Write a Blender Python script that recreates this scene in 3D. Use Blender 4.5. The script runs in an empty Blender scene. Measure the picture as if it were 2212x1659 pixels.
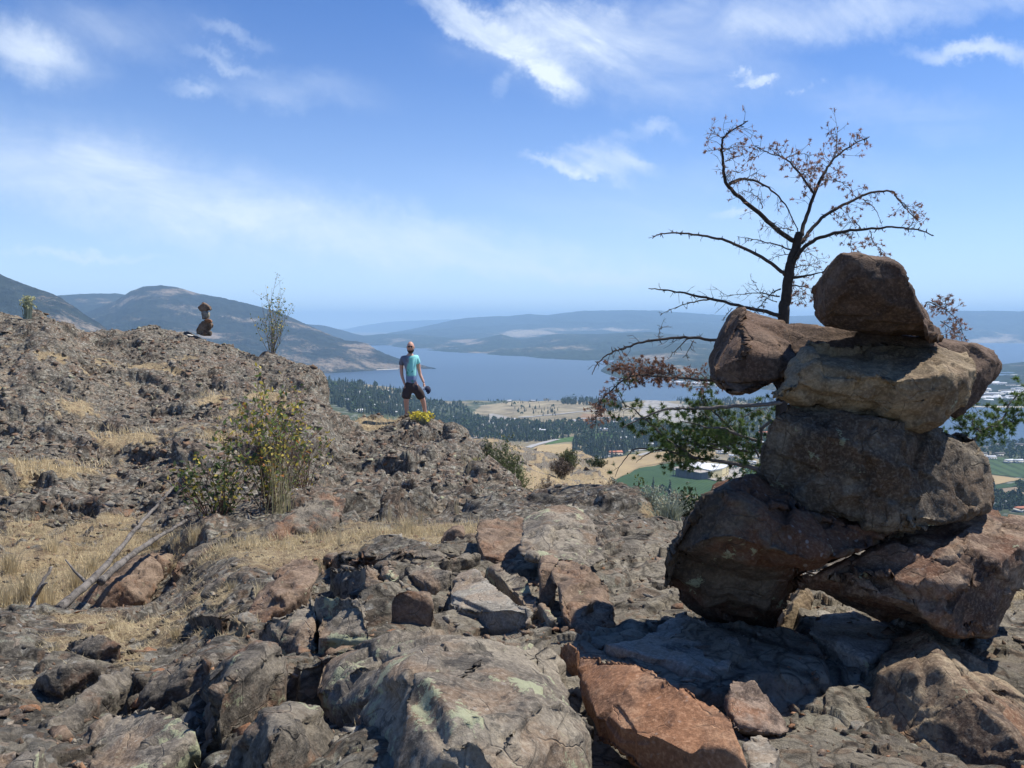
SKY_TINT=(0.25,0.50,0.86); HZ_COL=(.85,1.0,1.12); HZ_MIX=.75; EXPO=0.45; HAZE_COL=(.46,.72,1.0); HAZE_D=7.6e-5; NCOL=1150; NROW=1450; NVC=900; NVR=520
import bpy, bmesh, math, random
import numpy as np
from mathutils import Vector, Matrix
from mathutils.bvhtree import BVHTree
random.seed(7); RNG = np.random.default_rng(11)
SC = bpy.context.scene
COL = SC.collection
R = math.radians
# ------------------------------------------------------------------ camera and pixel helpers (photo measured in 2212 x 1659 units)
F, CX, CY, PITCH = 1840.0, 1106.0, 829.5, R(4.06)
CZ = 0.0
cp, sp = math.cos(PITCH), math.sin(PITCH)
def ray(x, y):
    a, b = (x-CX)/F, -(y-CY)/F
    return a, cp + b*sp, -sp + b*cp           # world X, Y(forward), Z
def P(x, y, Y):
    dx, dy, dz = ray(x, y); t = Y/dy
    return Vector((dx*t, Y, dz*t))
def project(X, Y, Z):
    c = Y*cp - Z*sp; v = Y*sp + Z*cp
    return CX + F*X/c, CY - F*v/c
cam_d = bpy.data.cameras.new('camera'); cam = bpy.data.objects.new('camera', cam_d); COL.objects.link(cam)
cam.rotation_euler = (math.pi/2 - PITCH, 0, 0)
cam_d.sensor_width = 36; cam_d.lens = 36*F/2212; cam_d.clip_start = .05; cam_d.clip_end = 200000
SC.camera = cam
# ------------------------------------------------------------------ object helpers
def tag(o, label=None, cat=None, group=None, kind=None):
    if label: o['label'] = label
    if cat: o['category'] = cat
    if group: o['group'] = group
    if kind: o['kind'] = kind
    return o
def empty(name, loc, label=None, cat=None, group=None, rz=0):
    o = bpy.data.objects.new(name, None); COL.objects.link(o); o.location = loc; o.rotation_euler = (0, 0, rz)
    o.empty_display_size = .1
    return tag(o, label, cat, group)
def mesh_np(name, co, faces, mat, parent=None, smooth=True, origin=None, attrs=None, nloop=None):
    """faces: (n,3) or (n,4) array, or list of arrays of both"""
    co = np.asarray(co, dtype=np.float32).reshape(-1, 3)
    org = np.zeros(3, np.float32) if origin is None else np.asarray(origin, dtype=np.float32)
    me = bpy.data.meshes.new(name)
    fl = faces if isinstance(faces, list) else [faces]
    fl = [np.asarray(f, dtype=np.int32) for f in fl if len(f)]
    loops = np.concatenate([f.ravel() for f in fl]); cnt = np.concatenate([np.full(len(f), f.shape[1], np.int32) for f in fl])
    me.vertices.add(len(co)); me.vertices.foreach_set('co', (co-org).ravel())
    me.loops.add(len(loops)); me.loops.foreach_set('vertex_index', loops)
    st = np.zeros(len(cnt), np.int32); st[1:] = np.cumsum(cnt)[:-1]
    me.polygons.add(len(cnt)); me.polygons.foreach_set('loop_start', st)
    try: me.polygons.foreach_set('loop_total', cnt)
    except Exception: pass
    if smooth: me.polygons.foreach_set('use_smooth', np.ones(len(cnt), bool))
    for k, v in (attrs or {}).items():
        v = np.asarray(v, np.float32)
        if v.ndim == 1:
            a = me.attributes.new(k, 'FLOAT', 'POINT'); a.data.foreach_set('value', v)
        else:
            a = me.attributes.new(k, 'FLOAT_COLOR', 'POINT')
            v4 = np.ones((len(v), 4), np.float32); v4[:, :3] = v; a.data.foreach_set('color', v4.ravel())
    me.update(calc_edges=True); me.validate()
    if mat: me.materials.append(mat)
    o = bpy.data.objects.new(name, me); COL.objects.link(o)
    if parent is not None: o.parent = parent
    if origin is not None: o.location = org
    return o
class MB:
    """collects simple pieces; build() links ONE mesh object"""
    def __init__(s): s.v = []; s.f3 = []; s.f4 = []; s.col = []
    def add(s, vs, fs):
        n = len(s.v); s.v += [tuple(v) for v in vs]
        for f in fs:
            (s.f4 if len(f) == 4 else s.f3).append([n+i for i in f])
    def box(s, c, d, M=None):
        x, y, z = d[0]/2, d[1]/2, d[2]/2
        vs = [Vector((sx*x, sy*y, sz*z)) for sz in (-1, 1) for sy in (-1, 1) for sx in (-1, 1)]
        vs = [(M @ v if M else v) + Vector(c) for v in vs]
        s.add(vs, [(0,2,3,1), (4,5,7,6), (0,1,5,4), (2,6,7,3), (0,4,6,2), (1,3,7,5)])
    def tube(s, pts, rad, n=6, cap=True):
        pts = [Vector(p) for p in pts]; rings = []
        t0 = (pts[1]-pts[0]).normalized(); ref = Vector((0, 0, 1)) if abs(t0.z) < .9 else Vector((1, 0, 0))
        a = t0.cross(ref).normalized()
        base = len(s.v)
        for i, p in enumerate(pts):
            t = (pts[min(i+1, len(pts)-1)] - pts[max(i-1, 0)]).normalized()
            a = (a - t*a.dot(t)).normalized(); b = t.cross(a)
            r = rad[i] if hasattr(rad, '__len__') else rad
            for k in range(n):
                th = 2*math.pi*k/n
                s.v.append(tuple(p + (a*math.cos(th) + b*math.sin(th))*r))
        for i in range(len(pts)-1):
            for k in range(n):
                k2 = (k+1) % n
                s.f4.append([base+i*n+k, base+i*n+k2, base+(i+1)*n+k2, base+(i+1)*n+k])
        if cap:
            for i, rev in ((0, True), (len(pts)-1, False)):
                c = len(s.v); s.v.append(tuple(pts[i]))
                for k in range(n):
                    f = [base+i*n+k, base+i*n+(k+1) % n, c]
                    s.f3.append(f[::-1] if rev else f)
    def build(s, name, mat, parent=None, origin=None, smooth=True, attrs=None):
        fl = []
        if s.f3: fl.append(np.array(s.f3))
        if s.f4: fl.append(np.array(s.f4))
        return mesh_np(name, np.array(s.v), fl, mat, parent, smooth, origin, attrs)
def child(o, parent):
    """parent o (built in world coordinates) to an unrotated empty"""
    o.parent = parent
    o.location = Vector(o.location) - Vector(parent.location)
    return o
# ------------------------------------------------------------------ numpy noise
def _h(ix, iy, iz, s):
    with np.errstate(over='ignore'):
        n = (ix.astype(np.uint32)*np.uint32(374761393) + iy.astype(np.uint32)*np.uint32(668265263) + iz.astype(np.uint32)*np.uint32(2147483647-59) + np.uint32((s*974711+12345) & 0xffffffff))
        n = (n ^ (n >> np.uint32(13)))*np.uint32(1274126177); n = (n ^ (n >> np.uint32(16)))*np.uint32(2246822519); n ^= n >> np.uint32(13)
    return (n & np.uint32(0xffffff)).astype(np.float32)/np.float32(16777216)
def vn2(x, y, s=0):
    xi, yi = np.floor(x), np.floor(y); fx, fy = (x-xi).astype(np.float32), (y-yi).astype(np.float32)
    xi, yi = xi.astype(np.int64).astype(np.int32), yi.astype(np.int64).astype(np.int32); z = np.zeros_like(xi)
    fx = fx*fx*fx*(fx*(fx*6-15)+10); fy = fy*fy*fy*(fy*(fy*6-15)+10)
    a, b, c, d = _h(xi, yi, z, s), _h(xi+1, yi, z, s), _h(xi, yi+1, z, s), _h(xi+1, yi+1, z, s)
    return (a + (b-a)*fx + (c-a)*fy + (a-b-c+d)*fx*fy)*2-1
def fbm2(x, y, s=0, o=5, g=.5, l=2.03):
    r = 0; a = 1; t = 0
    for i in range(o):
        r = r + a*vn2(x+i*17.3, y-i*9.1, s+i); t += a; a *= g
        x, y = (x*.8-y*.6)*l, (x*.6+y*.8)*l
    return r/t
def ridged2(x, y, s=0, o=5):
    r = 0; a = 1; t = 0
    for i in range(o):
        r = r + a*(1-np.abs(vn2(x, y, s+i))); t += a; a *= .5
        x, y = (x*.8-y*.6)*2.03, (x*.6+y*.8)*2.03
    return r/t
def vn3(x, y, z, s=0):
    xi, yi, zi = np.floor(x), np.floor(y), np.floor(z); f = [(x-xi).astype(np.float32), (y-yi).astype(np.float32), (z-zi).astype(np.float32)]
    xi, yi, zi = xi.astype(np.int32), yi.astype(np.int32), zi.astype(np.int32)
    f = [q*q*(3-2*q) for q in f]; r = 0
    for dx in (0, 1):
        for dy in (0, 1):
            for dz in (0, 1):
                w = (f[0] if dx else 1-f[0])*(f[1] if dy else 1-f[1])*(f[2] if dz else 1-f[2])
                r = r + w*_h(xi+dx, yi+dy, zi+dz, s)
    return r*2-1
def fbm3(p, s=0, o=4, g=.5):
    x, y, z = p[:, 0], p[:, 1], p[:, 2]; r = 0; a = 1; t = 0
    for i in range(o):
        r = r + a*vn3(x, y, z, s+i); t += a; a *= g
        x, y, z = (x*.8-y*.6)*2.03, (x*.6+y*.8)*2.03, z*2.03+5.3
    return r/t
def plates2(x, y, s=0, tilt=1.0, step=1.0, crack=.0, cw=.06):
    """fractured plates: every voronoi cell is its own tilted facet; returns height in cell units"""
    xi, yi = np.floor(x).astype(np.int32), np.floor(y).astype(np.int32)
    d1 = np.full(x.shape, 9., np.float32); d2 = d1.copy(); hh = np.zeros(x.shape, np.float32); idr = hh.copy()
    for ax in (-1, 0, 1):
        for ay in (-1, 0, 1):
            cx, cy = xi+ax, yi+ay; z = np.zeros_like(cx)
            px = cx + _h(cx, cy, z, s); py = cy + _h(cx, cy, z, s+1)
            dx, dy = (x-px).astype(np.float32), (y-py).astype(np.float32); d = np.sqrt(dx*dx+dy*dy)
            h = (_h(cx, cy, z, s+4)-.5)*step + (dx*(_h(cx, cy, z, s+2)-.5) + dy*(_h(cx, cy, z, s+3)-.5))*2*tilt
            n = d < d1
            d2 = np.where(n, d1, np.minimum(d2, d)); hh = np.where(n, h, hh); idr = np.where(n, _h(cx, cy, z, s+5), idr); d1 = np.where(n, d, d1)
    if crack: hh = hh - crack*np.clip(1-(d2-d1)/cw, 0, 1)
    return hh, idr
def plates3(p, s=0):
    x, y, z = p[:, 0], p[:, 1], p[:, 2]
    xi, yi, zi = (np.floor(q).astype(np.int32) for q in (x, y, z))
    d1 = np.full(x.shape, 9., np.float32); hh = np.zeros(x.shape, np.float32)
    for ax in (-1, 0, 1):
        for ay in (-1, 0, 1):
            for az in (-1, 0, 1):
                c = xi+ax, yi+ay, zi+az
                dx, dy, dz = x-(c[0]+_h(*c, s)), y-(c[1]+_h(*c, s+1)), z-(c[2]+_h(*c, s+2))
                d = dx*dx+dy*dy+dz*dz
                h = (_h(*c, s+3)-.5) + (dx*(_h(*c, s+4)-.5) + dy*(_h(*c, s+5)-.5) + dz*(_h(*c, s+6)-.5))*1.6
                n = d < d1; hh = np.where(n, h, hh); d1 = np.where(n, d, d1)
    return hh
def sstep(a, b, x):
    t = np.clip((x-a)/(b-a), 0, 1); return t*t*(3-2*t)
# ------------------------------------------------------------------ materials
class NT:
    def __init__(s, nt): s.t = nt; nt.nodes.clear()
    def n(s, k, **kw):
        o = s.t.nodes.new(k)
        for a, v in kw.items(): setattr(o, a, v)
        return o
    def l(s, a, b): s.t.links.new(a, b)
    def val(s, sock, v):
        if hasattr(v, 'links') or isinstance(v, bpy.types.NodeSocket): s.l(v, sock)
        else: sock.default_value = v
    def math(s, op, a, b=None, c=None, clamp=False):
        m = s.n('ShaderNodeMath', operation=op, use_clamp=clamp)
        s.val(m.inputs[0], a)
        if b is not None: s.val(m.inputs[1], b)
        if c is not None: s.val(m.inputs[2], c)
        return m.outputs[0]
    def vmath(s, op, a, b=None, sc=None):
        m = s.n('ShaderNodeVectorMath', operation=op); s.val(m.inputs[0], a)
        if b is not None: s.val(m.inputs[1], b)
        if sc is not None: s.val(m.inputs[3], sc)
        return m.outputs[1] if op in ('LENGTH', 'DOT_PRODUCT', 'DISTANCE') else m.outputs[0]
    def mix(s, f, a, b, mode='MIX'):
        m = s.n('ShaderNodeMix', data_type='RGBA', blend_type=mode)
        s.val(m.inputs[0], f); s.val(m.inputs[6], a if not isinstance(a, tuple) else (*a[:3], 1)); s.val(m.inputs[7], b if not isinstance(b, tuple) else (*b[:3], 1))
        return m.outputs[2]
    def noise(s, vec, scale, detail=4, rough=.55, dist=0):
        m = s.n('ShaderNodeTexNoise'); s.l(vec, m.inputs['Vector']); m.inputs['Scale'].default_value = scale
        m.inputs['Detail'].default_value = detail; m.inputs['Roughness'].default_value = rough; m.inputs['Distortion'].default_value = dist
        return m.outputs[0]
    def voro(s, vec, scale, feat='F1', out=0, rnd=1):
        m = s.n('ShaderNodeTexVoronoi', feature=feat); s.l(vec, m.inputs['Vector']); m.inputs['Scale'].default_value = scale
        m.inputs['Randomness'].default_value = rnd
        return m.outputs[out]
    def ramp(s, f, stops):
        r = s.n('ShaderNodeValToRGB'); e = r.color_ramp.elements; s.l(f, r.inputs[0])
        while len(e) < len(stops): e.new(.5)
        for i, (p, c) in enumerate(stops):
            e[i].position = p; e[i].color = (*c, 1) if isinstance(c, tuple) else (c, c, c, 1)
        return r.outputs[0]
    def step(s, f, a, b):
        m = s.n('ShaderNodeMapRange', interpolation_type='SMOOTHSTEP'); s.l(f, m.inputs[0])
        m.inputs[1].default_value = a; m.inputs[2].default_value = b
        return m.outputs[0]
    def out(s, col, rough=.85, bump=None, bstr=.5, bdist=.01, spec=.3, trans=None):
        b = s.n('ShaderNodeBsdfPrincipled'); s.val(b.inputs['Base Color'], (*col, 1) if isinstance(col, tuple) else col)
        s.val(b.inputs['Roughness'], rough); b.inputs['Specular IOR Level'].default_value = spec
        if bump is not None:
            u = s.n('ShaderNodeBump'); u.inputs['Strength'].default_value = bstr; u.inputs['Distance'].default_value = bdist
            s.l(bump, u.inputs['Height']); s.l(u.outputs[0], b.inputs['Normal'])
        o = s.n('ShaderNodeOutputMaterial')
        if trans:
            tr = s.n('ShaderNodeBsdfTranslucent'); s.val(tr.inputs[0], (*trans[1], 1) if isinstance(trans[1], tuple) else trans[1])
            mx = s.n('ShaderNodeMixShader'); mx.inputs[0].default_value = trans[0]
            s.l(b.outputs[0], mx.inputs[1]); s.l(tr.outputs[0], mx.inputs[2]); s.l(mx.outputs[0], o.inputs[0])
        else: s.l(b.outputs[0], o.inputs[0])
        return b
def newmat(name):
    m = bpy.data.materials.new(name); m.use_nodes = True
    return m, NT(m.node_tree)
def plain(name, col, rough=.8, var=.15, scale=8, spec=.3, trans=None, bstr=0):
    m, t = newmat(name); c = t.n('ShaderNodeTexCoord').outputs['Object']
    oi = t.n('ShaderNodeObjectInfo').outputs['Random']
    n = t.noise(c, scale, 5)
    k = t.math('MULTIPLY_ADD', t.math('SUBTRACT', n, .5), var*2.4, 1.0)
    k = t.math('MULTIPLY_ADD', t.math('SUBTRACT', oi, .5), var, k)
    cc = t.vmath('SCALE', tuple(col), sc=k)
    t.out(cc, rough, n if bstr else None, bstr, .01, spec, (trans, cc) if trans else None)
    return m
def rock_mat(name, cols, rust=(.17,.07,.03), rust_amt=.35, lich=.4, dark=.5, scale=1.0, bump=.6, pale=.3, seed=0.0, cracks=.5):
    """weathered rock: mottled stone colour, rust stains, black and pale-green lichen, cracks"""
    m, t = newmat(name); c0 = t.n('ShaderNodeTexCoord').outputs['Object']
    c = t.vmath('ADD', c0, (seed*3.7, seed*1.9, seed))
    warp = t.n('ShaderNodeTexNoise'); t.l(c, warp.inputs[0]); warp.inputs['Scale'].default_value = 3*scale; warp.inputs['Detail'].default_value = 3
    cw = t.vmath('ADD', c, t.vmath('SCALE', t.vmath('SUBTRACT', warp.outputs[1], (.5, .5, .5)), sc=.22/scale))
    nA = t.noise(cw, 3.2*scale, 9, .66)
    base = t.ramp(nA, [(.36, cols[0]), (.48, cols[1]), (.57, cols[2]), (.68, cols[1])])
    nB = t.noise(cw, 2.1*scale, 6, .62); rm = t.step(nB, .55-.16*rust_amt, .64-.1*rust_amt)
    base = t.mix(t.math('MULTIPLY', rm, .85*min(1, rust_amt*1.6)), base, rust)
    g = t.noise(c, 60*scale, 4, .7)                     # grain
    base = t.mix(t.math('MULTIPLY', t.step(g, .45, .75), .35), base, tuple(min(1, q*2.0+.03) for q in cols[2]))
    base = t.mix(t.math('MULTIPLY', t.step(g, .52, .3), .3), base, tuple(q*.45 for q in cols[0]))
    nD = t.noise(cw, 7*scale, 7, .72); dm = t.step(nD, .62-.13*dark, .66-.1*dark)
    base = t.mix(t.math('MULTIPLY', dm, .75*min(1, dark*1.5)), base, (.028, .027, .026))
    nP = t.noise(c, 4*scale, 8, .75); pm = t.step(nP, .66-.12*lich, .68-.11*lich)
    base = t.mix(t.math('MULTIPLY', pm, .75), base, (.36, .38, .24))
    v = t.voro(cw, 22*scale); wm = t.math('MULTIPLY', t.step(v, .2, .1), t.step(nB, .5, .6))
    base = t.mix(t.math('MULTIPLY', wm, pale), base, (.5, .5, .46))
    cr = t.voro(cw, 3.5*scale, 'DISTANCE_TO_EDGE'); crm = t.math('MULTIPLY', t.step(cr, .012, .0), t.step(nA, .42, .55))
    base = t.mix(t.math('MULTIPLY', crm, cracks), base, (.02, .018, .016))
    hb = t.math('ADD', t.math('MULTIPLY', t.noise(c, 16*scale, 12, .72), 1.2), t.math('MULTIPLY', g, .25))
    hb = t.math('SUBTRACT', hb, t.math('MULTIPLY', crm, .5))
    t.out(base, .88, hb, bump, .035/scale, .25)
    return m
# ------------------------------------------------------------------ light, sky
SUN_AZ, SUN_EL = 65.0, 58.0                              # azimuth to the right of the view direction
sd = Vector((math.sin(R(SUN_AZ))*math.cos(R(SUN_EL)), math.cos(R(SUN_AZ))*math.cos(R(SUN_EL)), math.sin(R(SUN_EL))))
ld = bpy.data.lights.new('sun', 'SUN'); ld.energy = 4.8; ld.angle = R(.53); ld.color = (1, .945, .86)
lo = bpy.data.objects.new('sun', ld); COL.objects.link(lo); lo.rotation_euler = sd.to_track_quat('Z', 'Y').to_euler(); lo.location = (30, 10, 40)
W = bpy.data.worlds.new('World'); SC.world = W; W.use_nodes = True
t = NT(W.node_tree)
sky = t.n('ShaderNodeTexSky', sky_type='NISHITA'); sky.sun_disc = False
sky.sun_elevation = R(SUN_EL); sky.sun_rotation = R(SUN_AZ); sky.air_density = 1.0; sky.dust_density = .35; sky.ozone_density = 3.0; sky.altitude = 600
dirn = t.n('ShaderNodeTexCoord').outputs['Generated']
sx = t.n('ShaderNodeSeparateXYZ'); t.l(dirn, sx.inputs[0])
yy = t.math('MAXIMUM', sx.outputs[1], .02)
u = t.math('DIVIDE', sx.outputs[0], yy); v = t.math('DIVIDE', sx.outputs[2], yy)
cmb = t.n('ShaderNodeCombineXYZ'); t.l(u, cmb.inputs[0]); t.l(v, cmb.inputs[1])
uv = cmb.outputs[0]
wn = t.n('ShaderNodeTexNoise'); t.l(uv, wn.inputs[0]); wn.inputs['Scale'].default_value = 9; wn.inputs['Detail'].default_value = 6; wn.inputs['Roughness'].default_value = .6
uvw = t.vmath('ADD', uv, t.vmath('SCALE', t.vmath('SUBTRACT', wn.outputs[1], (.5, .5, .5)), sc=.075))
wn3 = t.n('ShaderNodeTexNoise'); t.l(uv, wn3.inputs[0]); wn3.inputs['Scale'].default_value = 34; wn3.inputs['Detail'].default_value = 6; wn3.inputs['Roughness'].default_value = .7
uvw = t.vmath('ADD', uvw, t.vmath('SCALE', t.vmath('SUBTRACT', wn3.outputs[1], (.5, .5, .5)), sc=.035))
wn2 = t.n('ShaderNodeTexNoise'); t.l(uv, wn2.inputs[0]); wn2.inputs['Scale'].default_value = 2.5; wn2.inputs['Detail'].default_value = 3
uvs = t.vmath('ADD', uv, t.vmath('SCALE', t.vmath('SUBTRACT', wn2.outputs[1], (.5, .5, .5)), sc=.12))
def duv(x, y):
    a, b, c = ray(x, y); return a/b, c/b
def blob(x, y, rx, ry, ang, s, hard=0.0, warp=True):
    cu, cv = duv(x, y); a = R(-ang)
    mp = t.n('ShaderNodeMapping', vector_type='TEXTURE'); t.l(uvw if warp else uvs, mp.inputs[0])
    mp.inputs[1].default_value = (cu, cv, 0); mp.inputs[2].default_value = (0, 0, a)
    mp.inputs[3].default_value = (rx*1.15/F, ry*1.2/F, 1)
    fl = t.vmath('MULTIPLY', mp.outputs[0], (1, 1, 0))
    d = t.vmath('LENGTH', fl)
    return t.math('MULTIPLY', t.step(d, 1.0, hard), s)
def total(lst):
    r = lst[0]
    for q in lst[1:]: r = t.math('ADD', r, q)
    return r
def streak(sc, ang, st, lo_, hi_, det=7, rough=.6, off=0.0):
    mp = t.n('ShaderNodeMapping', vector_type='TEXTURE'); t.l(uvs, mp.inputs[0]); mp.inputs[1].default_value = (off, off, 0); mp.inputs[2].default_value = (0, 0, R(-ang)); mp.inputs[3].default_value = (st, 1, 1)
    return t.step(t.noise(mp.outputs[0], sc, det, rough, .6), lo_, hi_)
dense = total([blob(1010, 40, 210, 42, 30, 1.0), blob(1120, 95, 230, 60, 32, .95), blob(1180, 160, 150, 45, 38, .8), blob(1085, 190, 75, 36, -55, .7), blob(1230, 90, 260, 60, 16, .7), blob(1180, 15, 330, 45, 4, .55), blob(1330, 60, 260, 50, 6, .5),
               blob(1180, 350, 120, 24, 12, .9), blob(1290, 345, 160, 46, 10, .95), blob(1330, 400, 130, 30, 28, .8), blob(1330, 290, 190, 30, -14, .55), blob(1450, 275, 110, 34, 14, .6), blob(1400, 370, 130, 50, 20, .4)])
puffs = total([blob(1600, 178, 90, 34, 8, 1.1), blob(1660, 168, 70, 22, -20, 1.0), blob(1738, 208, 90, 22, -28, 1.3), blob(1595, 150, 40, 20, 0, .8), blob(74, 608, 34, 14, 10, 1.0), blob(1003, 656, 22, 8, 0, 1.1), blob(962, 665, 18, 7, 0, .8), blob(880, 676, 26, 7, 0, .6)])
veil = total([blob(420, 440, 760, 110, 12, .46, .1), blob(150, 350, 420, 130, 10, .24, .1), blob(900, 520, 640, 60, 8, .36, .1), blob(1500, 40, 560, 90, -4, .55), blob(1380, 150, 420, 90, 5, .42), blob(75, 105, 190, 70, 22, .62), blob(500, 80, 100, 20, 8, .7), blob(480, 130, 110, 18, 10, .7),
              blob(660, 185, 230, 50, 5, .4), blob(420, 180, 80, 20, 0, .35), blob(2130, 115, 200, 28, 3, .8), blob(1960, 240, 260, 60, 2, .32), blob(2000, 20, 420, 50, -5, .4), blob(1700, 375, 460, 60, 0, .18),
              blob(1250, 590, 420, 26, 4, .3), blob(180, 548, 230, 14, 4, .42), blob(1590, 463, 70, 13, 3, .4), blob(1400, 480, 500, 90, 12, .16), blob(300, 60, 300, 80, 10, .22)])
st1 = streak(5.5, 14, 3.2, .25, .72); st2 = streak(10, 20, 2.4, .2, .8, off=3.1); st4 = streak(22, 30, 1.8, .3, .75, 9, .65, 5.5); st3 = streak(26, -10, 1.2, .42, .68)
def raw(sc, ang, st, det, rough, dist, off):
    mp = t.n('ShaderNodeMapping', vector_type='TEXTURE'); t.l(uvs, mp.inputs[0]); mp.inputs[1].default_value = (off, off, 0); mp.inputs[2].default_value = (0, 0, R(-ang)); mp.inputs[3].default_value = (st, 1, 1)
    return t.step(t.noise(mp.outputs[0], sc, det, rough, dist), .30, .72)
f1 = raw(7, 16, 2.6, 11, .66, 1.2, 3.1); f2 = raw(6, 12, 4.5, 11, .64, .8, 9.3); f3 = raw(42, -18, 1.6, 8, .65, .4, 5.5)
f4 = raw(15, 26, 3.8, 10, .66, .8, 13.7)
dc = t.math('MULTIPLY', t.step(t.math('ADD', dense, t.math('MULTIPLY', t.math('SUBTRACT', f1, 1), .5)), .0, 1.45), t.math('MULTIPLY_ADD', f4, .7, .42))
pc = t.step(t.math('ADD', puffs, t.math('MULTIPLY', t.math('SUBTRACT', f3, 1), 1.35)), .0, 1.3)
vc = t.math('MULTIPLY', veil, t.math('MULTIPLY_ADD', t.math('MULTIPLY', f2, t.math('MULTIPLY_ADD', f4, .6, .6)), 1.15, .14))
cl = t.math('ADD', t.math('MULTIPLY', dc, .95), t.math('MULTIPLY', pc, .55)); cl = t.math('ADD', cl, vc)
wisp = t.math('MULTIPLY', streak(3.2, 12, 3.5, .5, .8, off=7.7), t.step(v, .02, .2))
cl = t.math('ADD', cl, t.math('MULTIPLY', wisp, .16))
cl = t.math('MULTIPLY', cl, t.step(sx.outputs[1], .02, .3))
cl = t.math('MINIMUM', t.math('MAXIMUM', cl, 0), .93)
SKYK = .118
skc = t.mix(1.0, sky.outputs[0], SKY_TINT, 'MULTIPLY')
hzf = t.math('POWER', t.math('SUBTRACT', 1, t.math('MAXIMUM', sx.outputs[2], 0), clamp=True), 7.0)
skc = t.mix(t.math('MULTIPLY', hzf, HZ_MIX), skc, tuple(q/SKYK for q in HZ_COL))
skc = t.mix(cl, skc, tuple(q/SKYK for q in (.70, .78, .88)))
bg = t.n('ShaderNodeBackground'); t.l(skc, bg.inputs[0]); bg.inputs[1].default_value = SKYK
wo = t.n('ShaderNodeOutputWorld'); t.l(bg.outputs[0], wo.inputs[0])
SC.view_settings.view_transform = 'Standard'; SC.view_settings.look = 'None'; SC.view_settings.gamma = 1; SC.view_settings.use_curve_mapping = False
SC.view_settings.exposure = EXPO
SC.render.engine = 'CYCLES'; SC.cycles.volume_bounces = 2; SC.cycles.max_bounces = 5; SC.cycles.transparent_max_bounces = 8; SC.cycles.use_denoising = True
try: SC.cycles.denoiser = 'OPENIMAGEDENOISE'
except Exception: pass
# ------------------------------------------------------------------ hilltop terrain: height from measured control points
def interp(x, tab):
    xs, ys = zip(*tab); return float(np.interp(x, xs, ys))
CREST = [(-500,690),(0,692),(60,684),(85,677),(150,700),(230,714),(320,713),(400,717),(440,729),(500,742),(540,755),(600,769),(650,788),(690,820),(705,850),(722,882),(780,902),(840,910),(920,906),(985,938),(1030,1000),(1080,1062),(1110,1106)]
CRESTY = [(-500,20),(85,21),(230,22.5),(400,24),(600,23),(700,21.3),(780,20.8),(920,20.6),(985,18),(1030,15.5),(1080,12.5),(1110,10.5)]
pts = []
def cp_(x, y, Y, dz=0.0):
    q = P(x, y, Y); pts.append((q.x/Y, math.log(Y), q.z+dz))
def cz_(x, Y, z): pts.append((P(x, 1000, Y).x/Y, math.log(Y), z))
def fore(x, lst):
    for y, Y in lst: cp_(x, y, Y)
for x in (-900, -450, -200, 0, 120, 240, 340):
    fore(x, [(1659,2.2),(1560,2.65),(1480,3.1),(1400,3.75),(1340,4.5),(1316,6.2),(1250,7.0),(1190,8.0)])
    cz_(x, 1.2, -1.12); cz_(x, .5, -1.3)
fore(420, [(1659,2.1),(1560,2.5),(1450,3.05),(1350,4.0),(1290,4.9),(1220,6.1),(1170,7.4),(1145,8.3)])
for x in (500, 600, 700):
    fore(x, [(1659,2.0),(1580,2.3),(1480,2.7),(1380,3.35),(1290,4.2),(1220,5.2),(1175,6.4),(1135,8.3)])
    cz_(x, 1.2, -1.12); cz_(x, .5, -1.3)
for x in (800, 900, 1000, 1080):
    fore(x, [(1659,1.85),(1580,2.1),(1480,2.5),(1380,3.05),(1290,3.7),(1215,4.5),(1185,5.1),(1160,6.0),(1130,7.2),(1108,8.8)])
    cz_(x, 1.0, -1.1); cz_(x, .4, -1.3)
for x in (1180, 1260, 1340, 1430):
    fore(x, [(1659,1.95),(1560,2.3),(1450,2.62),(1350,3.08),(1270,3.75),(1200,4.7),(1160,5.5),(1125,6.9),(1110,8.2)])
    cz_(x, 1.0, -1.2); cz_(x, .4, -1.35); cz_(x, 12, -3.1); cz_(x, 18, -5.0)
for x in (1550, 1700, 1850, 2000, 2150, 2350, 2700, 3200):
    fore(x, [(1659,2.05),(1560,2.4),(1450,2.62),(1350,3.02),(1290,3.5),(1240,4.2),(1210,5.1)])
    cz_(x, 1.0, -1.25); cz_(x, .4, -1.35); cz_(x, 7, -1.85); cz_(x, 10, -2.7); cz_(x, 16, -5.2); cz_(x, 28, -9.5); cz_(x, 60, -22); cz_(x, 120, -55); cz_(x, 200, -105)
for x in list(range(-500, 0, 120)) + [0, 60, 85, 150, 230, 310, 400, 440, 500, 550, 600, 650, 690, 705, 722, 780, 840, 900, 935, 985, 1030, 1080]:
    yc, Yc = interp(x, CREST), interp(x, CRESTY)
    if x < 400: yb, Yb = 1190, 8.0
    elif x < 760: yb, Yb = 1140, 8.3
    else: yb, Yb = 1108, 8.8
    if x >= 980: Yb = 8.8
    for tt in ((.25, .5, .72, .88) if x < 980 else (.4, .75)):
        cp_(x, yb+(yc-yb)*tt, Yb+(Yc-Yb)*tt**(1.25 if x < 720 else 1.0))
    cp_(x, yc, Yc); zc = P(x, yc, Yc).z
    flat = .55 if 740 < x < 950 else (.35 if x < 450 else .42 if x >= 985 else .1)
    cz_(x, Yc*1.05, zc-.05-(.1 if flat > .3 else .5)); cz_(x, Yc*1.22, zc-1.3/flat*.5); cz_(x, Yc*1.6, zc-5)
    cz_(x, 60, -16 if x > 500 else -12); cz_(x, 120, -50); cz_(x, 200, -105)
SPUR = [(960,955),(1000,950),(1050,949),(1100,956),(1130,966),(1180,978),(1230,985),(1270,990),(1300,1008),(1325,1040),(1350,1074),(1400,1086),(1450,1092),(1520,1098)]
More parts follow.
